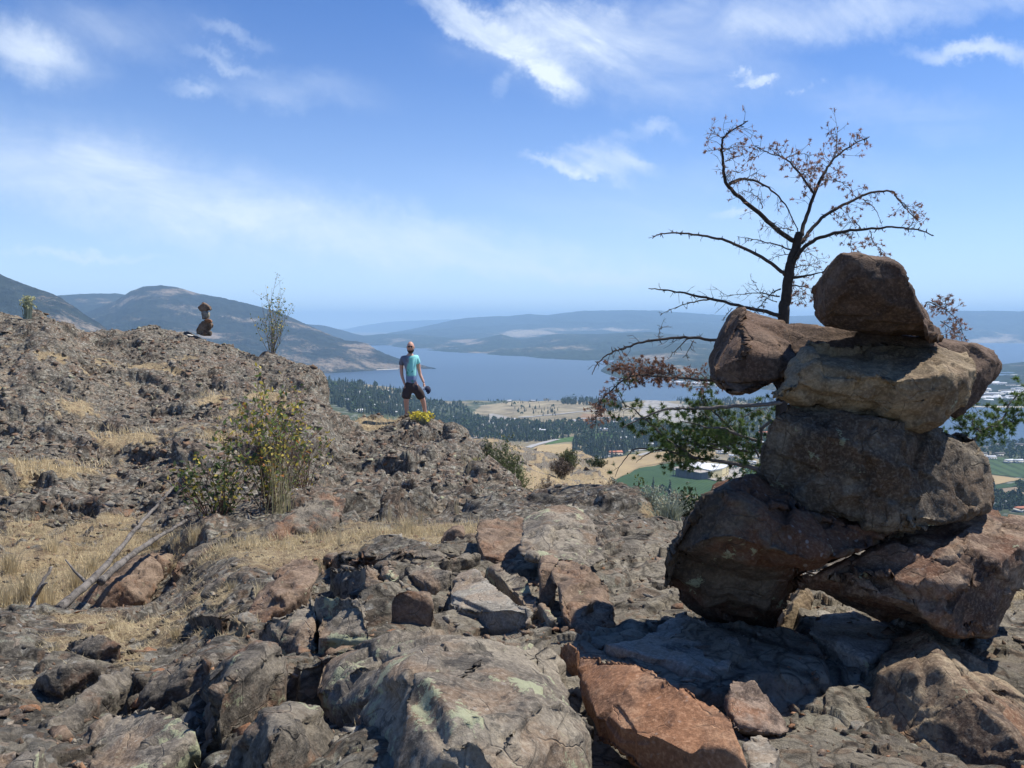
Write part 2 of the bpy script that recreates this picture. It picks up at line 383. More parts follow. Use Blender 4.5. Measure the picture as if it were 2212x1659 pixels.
for x in (960, 1000, 1050, 1100, 1130, 1180, 1230, 1270, 1300, 1325, 1350, 1400, 1450, 1520):
    yc = interp(x, SPUR); Yc = interp(x, [(1000,88),(1270,80),(1300,70),(1350,46),(1520,38)])
    for tt in (.0, .3, .6, .85):
        cp_(x, 1112+(yc-1112)*tt, 26+(Yc-26)*tt**1.2)
    cp_(x, yc, Yc); zc = P(x, yc, Yc).z
    cz_(x, Yc*1.08, zc-1.6); cz_(x, Yc*1.4, zc-15); cz_(x, 200, -105)
PT = np.array(pts); KU = 3.2
A_ = PT[:, :2]*np.array([KU, 1.0])
def kern(a, b): return np.sqrt(((a[:, None, :]-b[None, :, :])**2).sum(-1)+.0004)
n_ = len(A_); M_ = np.zeros((n_+3, n_+3)); M_[:n_, :n_] = kern(A_, A_) - np.eye(n_)*.004
Pm = np.c_[np.ones(n_), A_]; M_[:n_, n_:] = Pm; M_[n_:, :n_] = Pm.T
slope = -PT[:, 2]/np.exp(PT[:, 1])                       # interpolate the depression (-z/Y): well scaled at all ranges
sol = np.linalg.solve(M_, np.r_[slope, 0, 0, 0])
def rbf(u, ly):
    q = np.c_[np.ravel(u)*KU, np.ravel(ly)]; r = np.zeros(len(q))
    for i in range(0, len(q), 20000):
        s = q[i:i+20000]; r[i:i+20000] = kern(s, A_) @ sol[:n_] + sol[n_] + s @ sol[n_+1:]
    return r.reshape(np.shape(u))
UG = np.linspace(-1.5, 1.5, 620); LG = np.linspace(math.log(.4), math.log(200), 520)
GT = rbf(*np.meshgrid(UG, LG, indexing='ij'))
def bil(u, ly, G=GT, ug=UG, lg=LG):
    a = np.clip((u-ug[0])/(ug[1]-ug[0]), 0, len(ug)-1.001); b = np.clip((ly-lg[0])/(lg[1]-lg[0]), 0, len(lg)-1.001)
    i, j = a.astype(int), b.astype(int); fa, fb = a-i, b-j
    return (G[i, j]*(1-fa)+G[i+1, j]*fa)*(1-fb)+(G[i, j+1]*(1-fa)+G[i+1, j+1]*fa)*fb
def base_z(X, Y):
    X, Y = np.asarray(X, float), np.asarray(Y, float)
    return -bil(X/Y, np.log(Y))*Y
def blobs(dx, dy, lst):
    r = np.zeros(np.shape(dx))
    for x, y, rx, ry, s in lst: r = r + s*np.exp(-(((dx-x)/rx)**2+((dy-y)/ry)**2))
    return r
GRASS = [(300,800,160,18,.5),(420,940,110,18,.55),(130,880,90,25,.5),(560,860,90,14,.5),(30,1000,80,40,.6),(260,1430,120,25,.5),(40,1480,90,40,.5),(120,1250,230,75,1.3),(60,1130,240,60,.75),(330,1130,120,50,.5),(250,960,70,45,.8),(330,1360,220,26,.8),(560,1195,130,30,.75),(480,1290,70,45,.7),(720,1190,110,25,.8),(860,1155,130,22,.75),(180,1400,160,30,.6),(830,915,60,12,.9),
         (1010,1150,60,18,.6),(1230,1050,110,30,.55),(1340,1100,120,20,.7),(1180,1090,60,30,.5),(620,885,80,20,.4),(480,870,120,15,.4),(200,1020,120,30,.45),(100,780,160,12,.5),(1440,1130,80,20,.6),(950,1180,60,15,.5)]
def grass_w(X, Y, Z):
    dx, dy = project(X, Y, Z)
    g = blobs(dx, dy, GRASS)*.8
    n = fbm2(X*1.1+5, Y*1.1, 31, 4)*.8 + fbm2(X*6, Y*6, 37, 3)*.35
    far = sstep(22, 32, Y)*.36
    return np.clip(sstep(.28, .72, g+far+n*.85), 0, 1)
def detail(X, Y, Zb):
    """height detail; returns dz, plate id"""
    wx = X + fbm2(X*1.3, Y*1.3, 3, 4)*.35; wy = Y + fbm2(X*1.3+9, Y*1.3, 5, 4)*.35
    g = grass_w(X, Y, Zb); rk = 1-.86*g
    near = 1-sstep(6, 9, Y); mid = sstep(6, 9, Y)*(1-sstep(24, 34, Y)); far = sstep(24, 34, Y)
    ws = wx*1.0+wy*.35                                    # strata run from lower left to upper right
    p1, id1 = plates2(ws/.62, (wy-.3*wx)/.45, 11, 1.1, .7, .25, .07)
    p2, id2 = plates2(ws/.2+p1*.5, (wy-.3*wx)/.15, 21, 1.0, .9, .3, .12)
    p3, _ = plates2(wx/.065, wy/.05, 41, 1.0, .9, .2, .2)
    dn = p1*.115 + p2*.032 + p3*.005 + fbm2(X*14, Y*14, 51, 5)*.014
    idq = id2
    r1, _ = plates2(wx/7, wy/6, 101, 1.1, .9, .3, .06)
    r2, _ = plates2(wx/2.2+r1*.4, wy/2.0, 111, 1.1, .9, .3, .1)
    df = r1*.9*sstep(-.1, .5, fbm2(X*.07, Y*.07, 7, 3)) + r2*.5 + fbm2(X*1.2, Y*1.2, 121, 6, .6)*.35
    # the flat floor round the stacked stones is calmer
    dx, dy = project(X, Y, Zb)
    calm = 1-.5*np.clip(blobs(dx, dy, [(1650,1430,330,150,1.1),(1380,1240,160,60,.6),(1080,1500,230,170,.9),(1040,1290,150,60,.8)]), 0, 1)
    dz = near*dn*rk*calm + far*df*(1-.6*g)
    dz = dz + g*near*fbm2(X*9, Y*9, 131, 4)*.03
    return dz, id2.copy(), g
def ground_z(X, Y):
    X, Y = np.atleast_1d(np.asarray(X, float)), np.atleast_1d(np.asarray(Y, float)); zb = base_z(X, Y)
    return zb + detail(X, Y, zb)[0]
def gz(x, y): return float(ground_z(x, y)[0])
# mesh
us = np.r_[np.linspace(-1.5, -.68, 90, endpoint=False), np.linspace(-.68, .68, NCOL), np.linspace(.68, 1.5, 90)[1:]]
# rows: even in screen space along a typical column, then stretched
k1 = np.linspace(0, 1, NROW); lys = np.interp(k1, [0, .04, .30, .45, .56, .86, .96, 1], [math.log(.4), math.log(1.5), math.log(3.1), math.log(5.5), math.log(9), math.log(24), math.log(90), math.log(200)])
U_, L_ = np.meshgrid(us, lys, indexing='ij'); YY = np.exp(L_); XX = U_*YY
ZB = base_z(XX, YY); DZ, PID, GM = detail(XX, YY, ZB)
def blur(A, n, ax):
    k = n//2; o = np.zeros_like(A); w = 0
    for i in range(-k, k+1):
        c = k+1-abs(i); o += np.roll(A, i, ax)*c; w += c
    return o/w
DZ = blur(blur(DZ, 9, 0), 9, 1); ZZ = ZB+DZ
def grid_normals(X, Y, Z):
    g = np.stack([X, Y, Z], -1); a = np.gradient(g, axis=0); b = np.gradient(g, axis=1); n = np.cross(a, b)
    return n/np.maximum(np.linalg.norm(n, axis=-1, keepdims=True), 1e-9)
NRM = grid_normals(XX, YY, ZB)
mid_w = sstep(5.5, 9, YY)*(1-sstep(26, 36, YY))
sel = mid_w > .01                                        # crumbling outcrop: broken up in three dimensions along the surface normal
p3 = np.stack([XX[sel], YY[sel], ZB[sel]], -1)
wv_ = np.stack([fbm3(p3*.7, 401, 3), fbm3(p3*.7+9, 405, 3), fbm3(p3*.7+21, 409, 3)], -1)*.7
pa = plates3((p3+wv_)/1.1, 420); pb = plates3((p3+wv_*.6)/.36+pa[:, None]*.4, 430); pc_ = plates3((p3+wv_*.3)/.13, 440)
dm3 = (pa*.24 + pb*.085 + pc_*.02 + fbm3(p3*.45, 450, 3)*.28 + fbm3(p3*6, 455, 3)*.03)*(1-.8*GM[sel]) + fbm3(p3*2.5, 460, 4)*.06*GM[sel]
D3 = np.zeros(XX.shape); D3[sel] = dm3*mid_w[sel]; D3 = blur(blur(D3, 7, 0), 5, 1)
XX = XX+NRM[..., 0]*D3; YY = YY+NRM[..., 1]*D3; ZZ = ZZ+NRM[..., 2]*D3
NR2 = grid_normals(XX, YY, ZZ); near_w = (1-sstep(9, 14, YY)); s2 = (YY < 30) & (np.abs(XX/YY) < .72)   # second pass: small facets that also break up the walls
p4 = np.stack([XX[s2], YY[s2], ZZ[s2]], -1); nw = near_w[s2]; gw = 1-.85*GM[s2]
pn = plates3(p4/.085+fbm3(p4*9, 500, 2)[:, None]*.5, 510)*.008*nw + plates3(p4/.30+fbm3(p4*3, 505, 2)[:, None]*.5, 520)*(.022*nw+.035*(1-nw)) + plates3(p4/.12, 530)*.022*(1-nw)
D4 = np.zeros(XX.shape); D4[s2] = pn*gw; XX = XX+NR2[..., 0]*D4; YY = YY+NR2[..., 1]*D4; ZZ = ZZ+NR2[..., 2]*D4
PID[sel] = np.where(YY[sel] > 8, np.clip(pb*1.1+.5, 0, 1), PID[sel])
NRM_UP = None
def grid_faces(nu, nv):
    i = np.arange((nu-1)*(nv-1)); a = (i//(nv-1))*nv + i % (nv-1)
    return np.c_[a, a+nv, a+nv+1, a+1]
gm, t = newmat('hilltop_rock')
c = t.n('ShaderNodeTexCoord').outputs['Object']
at = t.n('ShaderNodeAttribute', attribute_name='grass').outputs['Fac']
pid = t.n('ShaderNodeAttribute', attribute_name='plate').outputs['Fac']
rd = t.n('ShaderNodeAttribute', attribute_name='smoothrock').outputs['Fac']
warp = t.n('ShaderNodeTexNoise'); t.l(c, warp.inputs[0]); warp.inputs['Scale'].default_value = 2.5; warp.inputs['Detail'].default_value = 4
cw = t.vmath('ADD', c, t.vmath('SCALE', t.vmath('SUBTRACT', warp.outputs[1], (.5, .5, .5)), sc=.3))
n1 = t.noise(cw, 1.7, 9, .68); n2 = t.noise(cw, 7, 8, .7); n3 = t.noise(c, 45, 5, .7)
rock = t.ramp(n2, [(.3, (.062,.056,.047)), (.44, (.145,.13,.103)), (.56, (.235,.21,.162)), (.7, (.33,.295,.225))])
rock = t.mix(t.math('MULTIPLY', t.step(n1, .5, .62), .55), rock, (.19, .135, .09))
rock = t.mix(t.math('MULTIPLY', t.step(pid, .86, .9), t.math('MULTIPLY', n1, .5)), rock, (.22, .11, .065))
rock = t.mix(t.math('MULTIPLY', t.step(pid, .12, .08), .5), rock, (.3, .24, .17))
calm = t.ramp(n2, [(.3, (.19,.165,.14)), (.5, (.31,.272,.205)), (.65, (.41,.362,.275)), (.8, (.31,.27,.225))])
rock = t.mix(rd, rock, calm)
nl = t.noise(c, 3.3, 9, .78)
rock = t.mix(t.math('MULTIPLY', t.step(nl, .575, .6), t.math('MULTIPLY_ADD', rd, -.35, .75)), rock, (.32, .32, .25))
vv = t.voro(cw, 9); rock = t.mix(t.math('MULTIPLY', t.math('MULTIPLY', t.step(vv, .22, .14), t.step(n1, .46, .56)), .75), rock, (.52, .51, .46))
nd = t.noise(cw, 5, 9, .76); rock = t.mix(t.math('MULTIPLY', t.step(nd, .57, .62), t.math('MULTIPLY_ADD', rd, -.3, .7)), rock, (.03, .028, .027))
sp_ = t.voro(cw, 26, 'F1', 1); spk = t.n('ShaderNodeSeparateColor'); t.l(sp_, spk.inputs[0])
ch = t.math('MULTIPLY', spk.outputs[0], t.math('MULTIPLY_ADD', rd, -.75, 1.0))
rock = t.mix(t.math('MULTIPLY', t.step(ch, .80, .86), .6), rock, (.40, .38, .32)); rock = t.mix(t.math('MULTIPLY', t.step(t.math('MULTIPLY', spk.outputs[1], t.math('MULTIPLY_ADD', rd, -.6, 1.0)), .72, .78), .6), rock, (.05, .046, .042))
rock = t.mix(t.math('MULTIPLY', t.step(spk.outputs[2], .88, .9), .4), rock, (.24, .14, .08))
for sc_, wd_, am_ in ((.9, .035, .85), (3.2, .05, .7), (11, .07, .5)):
    ce = t.voro(cw, sc_, 'DISTANCE_TO_EDGE'); rock = t.mix(t.math('MULTIPLY', t.math('MULTIPLY', t.step(ce, wd_, .0), t.step(n2, .38, .52)), am_), rock, (.022, .019, .016))
rock = t.mix(t.math('MULTIPLY', t.step(n3, .5, .75), .5), rock, (.4, .36, .3))
rock = t.mix(t.math('MULTIPLY', t.step(n3, .5, .28), .5), rock, (.035, .03, .028))
gs = t.noise(c, 30, 8, .8); grass = t.ramp(gs, [(.32, (.16,.118,.07)), (.48, (.33,.255,.15)), (.62, (.47,.38,.225)), (.78, (.25,.19,.12))])
grass = t.mix(t.math('MULTIPLY', t.step(n2, .52, .42), .65), grass, (.19, .13, .08)); grass = t.mix(t.math('MULTIPLY', t.step(n3, .55, .62), .6), grass, (.11, .085, .065))
gg = t.step(t.math('ADD', at, t.math('MULTIPLY', t.math('SUBTRACT', n3, .5), 1.1)), .25, .62)
col = t.mix(gg, rock, grass)
hb = t.math('ADD', t.noise(c, 18, 12, .75), t.math('MULTIPLY', n3, .35))
t.out(col, .92, hb, .9, .05, .2)
DXP, DYP = project(XX, YY, ZB)
SMR = np.clip(blobs(DXP, DYP, [(1750,1450,420,230,1.3),(1420,1230,160,55,1.1),(1150,1440,300,200,.9),(1080,1280,160,60,.8),(2150,1300,120,60,1)]), 0, 1)*(YY < 7)
ground = mesh_np('ground', np.stack([XX, YY, ZZ], -1), grid_faces(*XX.shape), gm, attrs={'grass': GM.ravel(), 'plate': PID.ravel(), 'smoothrock': SMR.ravel()})
tag(ground, kind='structure')
def scatter_chunks(name, n, y0, y1, smin, smax, mat, gmax=.75, seed=1):
    """broken rock bits lying on the real surface of the ground mesh"""
    rg = np.random.default_rng(seed); m_ = np.nonzero((YY > y0) & (YY < y1) & (np.abs(XX/YY) < .68) & (GM < gmax)); wt = (YY[m_]**1.1)*np.clip(.25+fbm2(XX[m_]*1.7, YY[m_]*1.7, seed, 3)*1.3, .03, 2); wt /= wt.sum()
    k = rg.choice(len(wt), n, p=wt); pos = np.stack([XX[m_][k], YY[m_][k], ZZ[m_][k]], -1)
    base = np.array([(1,0,0),(-1,0,0),(0,1,0),(0,-1,0),(0,0,.7),(0,0,-.7),(.6,.6,.45),(-.6,.6,.3),(.6,-.6,-.2),(-.6,-.6,.4)]); f = np.array([(4,6,0),(6,2,0),(4,2,6),(4,7,2),(4,1,7),(7,1,2),(4,9,1),(4,3,9),(9,3,1),(4,0,3),(0,8,3),(5,0,2),(5,2,1),(5,1,3),(5,3,8),(5,8,0)])
    sz = smin*(smax/smin)**(rg.random(n)**2.2); sc_ = sz[:, None]*rg.uniform(.35, 1.3, (n, 3))*np.array([1.2, .9, .6]); v = base[None]*(1+rg.normal(size=(n, 10, 3))*.34)*sc_[:, None]
    a = rg.uniform(0, 6.283, n); b = rg.normal(size=n)*.8; ca, sa, cb, sb = np.cos(a)[:, None], np.sin(a)[:, None], np.cos(b)[:, None], np.sin(b)[:, None]
    x, y, z = v[..., 0], v[..., 1], v[..., 2]; y, z = y*cb-z*sb, y*sb+z*cb; x, y = x*ca-y*sa, x*sa+y*ca
    co = np.stack([x, y, z], -1)+pos[:, None]+np.array([0, 0, 1.])*(sz*.08)[:, None, None]; F_ = (f[None]+(np.arange(n)*10)[:, None, None]).reshape(-1, 3)
    tag(mesh_np(name, co.reshape(-1, 3), F_, mat, smooth=False), kind='stuff')
def hit(x, y, fn=None, a=.6, b=200., n=900):
    """where the sight line through a photo point meets the smooth terrain"""
    fn = fn or base_z; dx, dy, dz = ray(x, y); Ys = np.exp(np.linspace(math.log(a), math.log(b), n))
    z = fn(Ys*dx/dy, Ys); k = np.nonzero(Ys*dz/dy < z)[0]
    Y = float(Ys[k[0]]) if len(k) else b
    return Vector((dx/dy*Y, Y, float(np.atleast_1d(fn(np.array([dx/dy*Y]), np.array([Y])))[0])))
# ------------------------------------------------------------------ valley floor, lake and mountains
LAKE = -250.0
vp = []
def vp_(x, y, Y): q = P(x, y, Y); vp.append((q.x/Y, math.log(Y), q.z))
def vz_(x, Y, z): vp.append((P(x, 900, Y).x/Y, math.log(Y), z))
for x in (-1500, -600, -100, 300, 550):
    for Y, z in ((110,-112),(300,-160),(800,-190),(1500,-190),(2100,-170),(2500,-215),(2850,-262),(4200,-275)): vz_(x, Y, z)
for x, ys in ((700, 816), (760, 822), (820, 830), (870, 842)):
    for Y, z in ((110,-112),(300,-160),(800,-195),(1150,-196)): vz_(x, Y, z)
    vp_(x, ys+75, 1500); vp_(x, ys+35, 1850); vp_(x, ys+4, 2200); vz_(x, 2480, -196); vz_(x, 2800, -262); vz_(x, 4200, -275)
for x in (940, 1020, 1100, 1200, 1300, 1400, 1500, 1600):
    for Y, z in ((110,-112),(300,-160),(700,-200),(1000,-208),(1300,-214),(1700,-226)): vz_(x, Y, z)
    vz_(x, 2150, -234); vz_(x, 2600, -243 if 1000 < x < 1450 else -240); vz_(x, 2770, -247); vz_(x, 2860, -262); vz_(x, 4200, -275)
for x in (1800, 1950, 2100, 2250, 2700, 3500):
    for Y, z in ((110,-112),(300,-165),(700,-212),(900,-226),(1200,-238),(1500,-244),(1730,-247.5),(1800,-258),(4200,-275)): vz_(x, Y, z)
VP = np.array(vp); VA = VP[:, :2]*np.array([KU, 1.0]); nv_ = len(VA)
Mv = np.zeros((nv_+3, nv_+3)); Mv[:nv_, :nv_] = kern(VA, VA) - np.eye(nv_)*.01; Pv = np.c_[np.ones(nv_), VA]; Mv[:nv_, nv_:] = Pv; Mv[nv_:, :nv_] = Pv.T
sv = np.linalg.solve(Mv, np.r_[VP[:, 2], 0, 0, 0])
UG2 = np.linspace(-1.6, 1.6, 300); LG2 = np.linspace(math.log(110), math.log(4200), 300)
g2 = np.stack(np.meshgrid(UG2, LG2, indexing='ij'), -1).reshape(-1, 2)*np.array([KU, 1.0])
GV = np.concatenate([kern(g2[i:i+20000], VA) @ sv[:nv_] + sv[nv_] + g2[i:i+20000] @ sv[nv_+1:] for i in range(0, len(g2), 20000)]).reshape(300, 300)
def val_z(X, Y):
    X, Y = np.atleast_1d(np.asarray(X, float)), np.atleast_1d(np.asarray(Y, float))
    z = bil(X/Y, np.log(Y), GV, UG2, LG2)
    w = sstep(-250, -244, z)
    return z + w*(fbm2(X/260, Y/260, 201, 5)*9*sstep(-252, -236, z))
def vhit(x, y): return hit(x, y, val_z, 600, 3500, 1500)
def poly_world(pp): return np.array([tuple(vhit(x, y))[:2] for x, y in pp])
def inpoly(X, Y, poly):
    r = np.zeros(np.shape(X), bool); n = len(poly); j = n-1
    for i in range(n):
        xi, yi, xj, yj = *poly[i], *poly[j]
        r ^= ((yi > Y) != (yj > Y)) & (X < (xj-xi)*(Y-yi)/((yj-yi) or 1e-9)+xi); j = i
    return r
vu = np.linspace(-1.2, 1.2, NVC); kk = np.linspace(0, 1, NVR)
vl = np.interp(kk, [0, .08, .8, 1], [math.log(112), math.log(650), math.log(2950), math.log(4200)])
VU, VL = np.meshgrid(vu, vl, indexing='ij'); VY = np.exp(VL); VX = VU*VY; VZ = val_z(VX, VY)
vcol = np.empty(VX.shape+(3,), np.float32)
nn = fbm2(VX/170, VY/170, 211, 5); n4 = fbm2(VX/40, VY/40, 215, 4); n5 = fbm2(VX/9, VY/9, 219, 4)
base = np.array([.055, .07, .036])[None, None]*(1+.5*n4[..., None]); tan_ = np.array([.33, .27, .17]); gre = np.array([.05, .075, .03])
w = sstep(.10, .32, nn)[..., None]*.8; vcol[:] = base*(1-w) + tan_*(.8+.3*n4[..., None])*w
w = sstep(.25, .4, n5)[..., None]*.5; vcol[:] = vcol*(1-w)+np.array([.3, .3, .28])*w
def hard(poly, col, var=.12, nz=n4):
    m_ = inpoly(VX, VY, poly_world(poly)); vcol[m_] = (np.array(col)*(1+var*nz[..., None]))[m_]; return m_
hard([(1040,876),(1120,866),(1260,866),(1330,872),(1420,862),(1480,868),(1450,905),(1340,912),(1240,930),(1160,922),(1080,905),(1020,893)], (.25,.21,.135), .6)
hard([(1260,893),(1350,900),(1415,905),(1330,920),(1240,915)], (.26,.17,.1), .3)
hard([(1000,940),(1090,938),(1090,962),(1000,975)], (.30,.23,.15), .2)
hard([(1400,862),(1500,880),(1530,905),(1450,915),(1380,895)], (.30,.28,.25), .8, n5)
hard([(1290,990),(1300,1012),(1340,1035),(1400,1010),(1480,985),(1500,960),(1440,975),(1360,985)], (.33,.25,.13), .12)
hard([(1040,915),(1100,925),(1085,935),(1030,930)], (.4,.37,.33), .3)
hard([(1060,893),(1110,905),(1100,925),(1050,915)], (.3,.28,.25), .5, n5)
hard([(1160,962),(1245,958),(1245,975),(1200,985),(1120,990),(1150,975)], (.36,.27,.14), .15)
# vineyard rows on the slope and round fields right of the stones
GF = [(1330,1038),(1380,1012),(1450,1000),(1500,1003),(1640,1010),(1640,1100),(1480,1110),(1400,1082),(1350,1072)]
vm, t = newmat('valley_ground'); cc = t.n('ShaderNodeAttribute', attribute_name='tint').outputs['Color']; c = t.n('ShaderNodeTexCoord').outputs['Object']
f = t.math('MULTIPLY_ADD', t.noise(c, .12, 6, .75), .9, .55); t.out(t.vmath('SCALE', cc, sc=f), .95, None, spec=.1)
valley = mesh_np('valley_floor', np.stack([VX, VY, VZ], -1), grid_faces(*VX.shape), vm, attrs={'tint': vcol.reshape(-1, 3)}); tag(valley, kind='structure')
def field(name, poly, mat, lift=.5, step=60):
    """a draped sheet over the valley floor inside a polygon"""
    pw = poly_world(poly); x0, y0 = pw.min(0); x1, y1 = pw.max(0)
    bm = bmesh.new(); vs = [bm.verts.new((a, b, 0)) for a, b in pw]; bm.faces.new(vs)
    for k in range(1, 14):
        bmesh.ops.bisect_plane(bm, geom=bm.verts[:]+bm.edges[:]+bm.faces[:], plane_co=(x0+(x1-x0)*k/14, 0, 0), plane_no=(1, 0, 0))
        bmesh.ops.bisect_plane(bm, geom=bm.verts[:]+bm.edges[:]+bm.faces[:], plane_co=(0, y0+(y1-y0)*k/14, 0), plane_no=(0, 1, 0))
    bmesh.ops.triangulate(bm, faces=bm.faces[:])
    for v_ in bm.verts: v_.co.z = float(val_z(v_.co.x, v_.co.y)[0]) + lift
    me = bpy.data.meshes.new(name); bm.to_mesh(me); bm.free(); me.materials.append(mat)
    o = bpy.data.objects.new(name, me); COL.objects.link(o); tag(o, kind='structure'); return o
def field_mat(name, a, b, rows=0, ang=0):
    m, t = newmat(name); c = t.n('ShaderNodeTexCoord').outputs['Object']; n = t.noise(c, .03, 6, .7)
    col = t.mix(t.step(n, .35, .65), a, b)
    col = t.mix(t.math('MULTIPLY', t.step(t.noise(c, .4, 4, .7), .5, .7), .4), col, tuple(q*.6 for q in a))
    if rows:
        mp = t.n('ShaderNodeMapping'); t.l(c, mp.inputs[0]); mp.inputs[2].default_value = (0, 0, ang)
        s = t.n('ShaderNodeSeparateXYZ'); t.l(mp.outputs[0], s.inputs[0]); w = t.math('SINE', t.math('MULTIPLY', s.outputs[0], 6.283/rows))
        col = t.mix(t.math('MULTIPLY', t.step(w, -.1, .7), .5), col, (.02, .035, .012))
    t.out(col, .95, spec=.1); return m
M_GREEN = field_mat('green_crop', (.034,.070,.024), (.05,.095,.032), 5, .5); M_VINE = field_mat('vine_rows', (.06,.12,.03), (.085,.15,.045), 14, -.5)
M_TAN = field_mat('dry_field_soil', (.36,.27,.14), (.30,.22,.115)); M_ROAD = plain('road_grey', (.36,.35,.33), .9, .15, .05); M_BROWN = field_mat('bare_field_soil', (.22,.17,.115), (.27,.21,.14))
field('green_field', GF, M_GREEN, .5)
field('dry_field', [(1292,995),(1360,983),(1440,976),(1500,972),(1560,980),(1500,998),(1440,998),(1380,1010),(1330,1037),(1300,1020)], M_TAN, .8)
field('vineyard_field', [(1175,962),(1205,948),(1260,940),(1330,932),(1440,926),(1440,938),(1330,946),(1250,953)], M_VINE, .5)
field('vineyard_field', [(2090,978),(2125,985),(2270,1000),(2270,1037),(2150,1026),(2110,1020)], field_mat('orchard_rows', (.05,.085,.035), (.06,.1,.04), 22, .2), .5)
field('dry_field', [(2110,1022),(2150,1028),(2215,1036),(2150,1048),(2120,1044)], M_TAN, .8)
field('bare_field', [(2125,1052),(2260,1036),(2300,1042),(2300,1066),(2150,1078),(2120,1068)], M_BROWN, .5)
field('green_field', [(2120,1045),(2150,1050),(2260,1036),(2262,1042),(2150,1058),(2125,1054)], field_mat('hedge_green', (.03,.06,.02), (.04,.075,.03)), 1.1)
def vroad(pp, wid, mat=None, name='road', lift=1.2):
    W_ = [vhit(x, y) for x, y in pp]; fine = []
    for a, b in zip(W_[:-1], W_[1:]):
        for k in range(8): fine.append(a.lerp(b, k/8))
    fine.append(W_[-1]); mb = MB(); L, Rr = [], []
    for i, p_ in enumerate(fine):
        d = fine[min(i+1, len(fine)-1)]-fine[max(i-1, 0)]; d.z = 0; d.normalize(); s = Vector((-d.y, d.x, 0))*wid/2
        for lst, q in ((L, p_+s), (Rr, p_-s)): lst.append((q.x, q.y, float(val_z(q.x, q.y)[0])+lift))
    n = len(L); mb.add(L+Rr, [(i, i+1, n+i+1, n+i) for i in range(n-1)])
    return tag(mb.build(name, mat or M_ROAD, smooth=False), kind='structure')
vroad([(1120,902),(1200,896),(1290,888),(1340,884),(1400,880),(1440,884)], 14)
vroad([(1250,905),(1330,902),(1400,903),(1450,912)], 12)
vroad([(1020,947),(1098,948)], 9, plain('pale_track', (.6,.6,.58)))
vroad([(1140,968),(1180,956),(1205,950)], 12); vroad([(1370,905),(1400,925),(1372,945),(1360,955)], 8)
vroad([(1380,985),(1430,974),(1500,962),(1560,958)], 9); vroad([(1270,1000),(1320,984),(1345,976),(1400,972)], 9)
vroad([(880,880),(905,900),(930,925)], 8); vroad([(2100,1062),(2145,1078),(2230,1090)], 8); vroad([(1270,915),(1330,925),(1365,935)], 6)
# lake
lm, t = newmat('lake_water'); c = t.n('ShaderNodeTexCoord').outputs['Object']
mp = t.n('ShaderNodeMapping'); t.l(c, mp.inputs[0]); mp.inputs[3].default_value = (.3, 1, 1)
wv = t.noise(c, .05, 6, .7); bands = t.noise(mp.outputs[0], .0012, 4, .6)
lk = t.mix(t.step(bands, .35, .65), (.026, .045, .068), (.038, .062, .088))
t.out(lk, .28, wv, .5, 3.0, .35)
yl = np.geomspace(900, 14000, 60); ul = np.linspace(-1.6, 1.6, 60); A2, B2 = np.meshgrid(ul, yl, indexing='ij')
lake = mesh_np('lake', np.stack([A2*B2, B2, np.full_like(A2, LAKE)], -1), grid_faces(60, 60), lm); tag(lake, kind='structure')
em = plain('distant_ground', (.16,.14,.09), .95, .3, .0005)
mbp = MB(); S_ = 45000; mbp.add([(-S_,-S_,-270), (S_,-S_,-270), (S_,S_,-270), (-S_,S_,-270)], [(0,1,2,3)]); tag(mbp.build('terrain', em, smooth=False), kind='structure')
# mountains: surfaces stretched through measured foot / shoulder / crest lines
def forest_mat(name, tree, dry, bare, thr, scale=.004, seed=0, cliffs=.0):
    m, t = newmat(name); c = t.vmath('ADD', t.n('ShaderNodeTexCoord').outputs['Object'], (seed*1000., 0, 0))
    n1 = t.noise(c, scale*.45, 8, .68); n2 = t.noise(c, scale*3.2, 8, .75); n3 = t.noise(c, scale*11, 5, .75)
    at = t.n('ShaderNodeAttribute', attribute_name='bare').outputs['Fac']
    tr = t.mix(t.step(n2, .35, .65), tuple(q*.35 for q in tree), tuple(q*1.7 for q in tree))
    op = t.mix(t.step(n2, .4, .6), dry, bare)
    k = t.math('ADD', t.math('ADD', t.math('MULTIPLY', n1, .9), t.math('MULTIPLY', n3, .4)), t.math('MULTIPLY', at, .26))
    col = t.mix(t.step(k, thr, thr+.12), tr, op)
    col = t.mix(t.math('MULTIPLY', t.math('MULTIPLY', t.step(n3, .55, .6), at), .85), col, tuple(q*.7 for q in tree))
    t.out(col, .95, t.math('ADD', n2, n3), .9, 12/(scale/.004), .1); return m
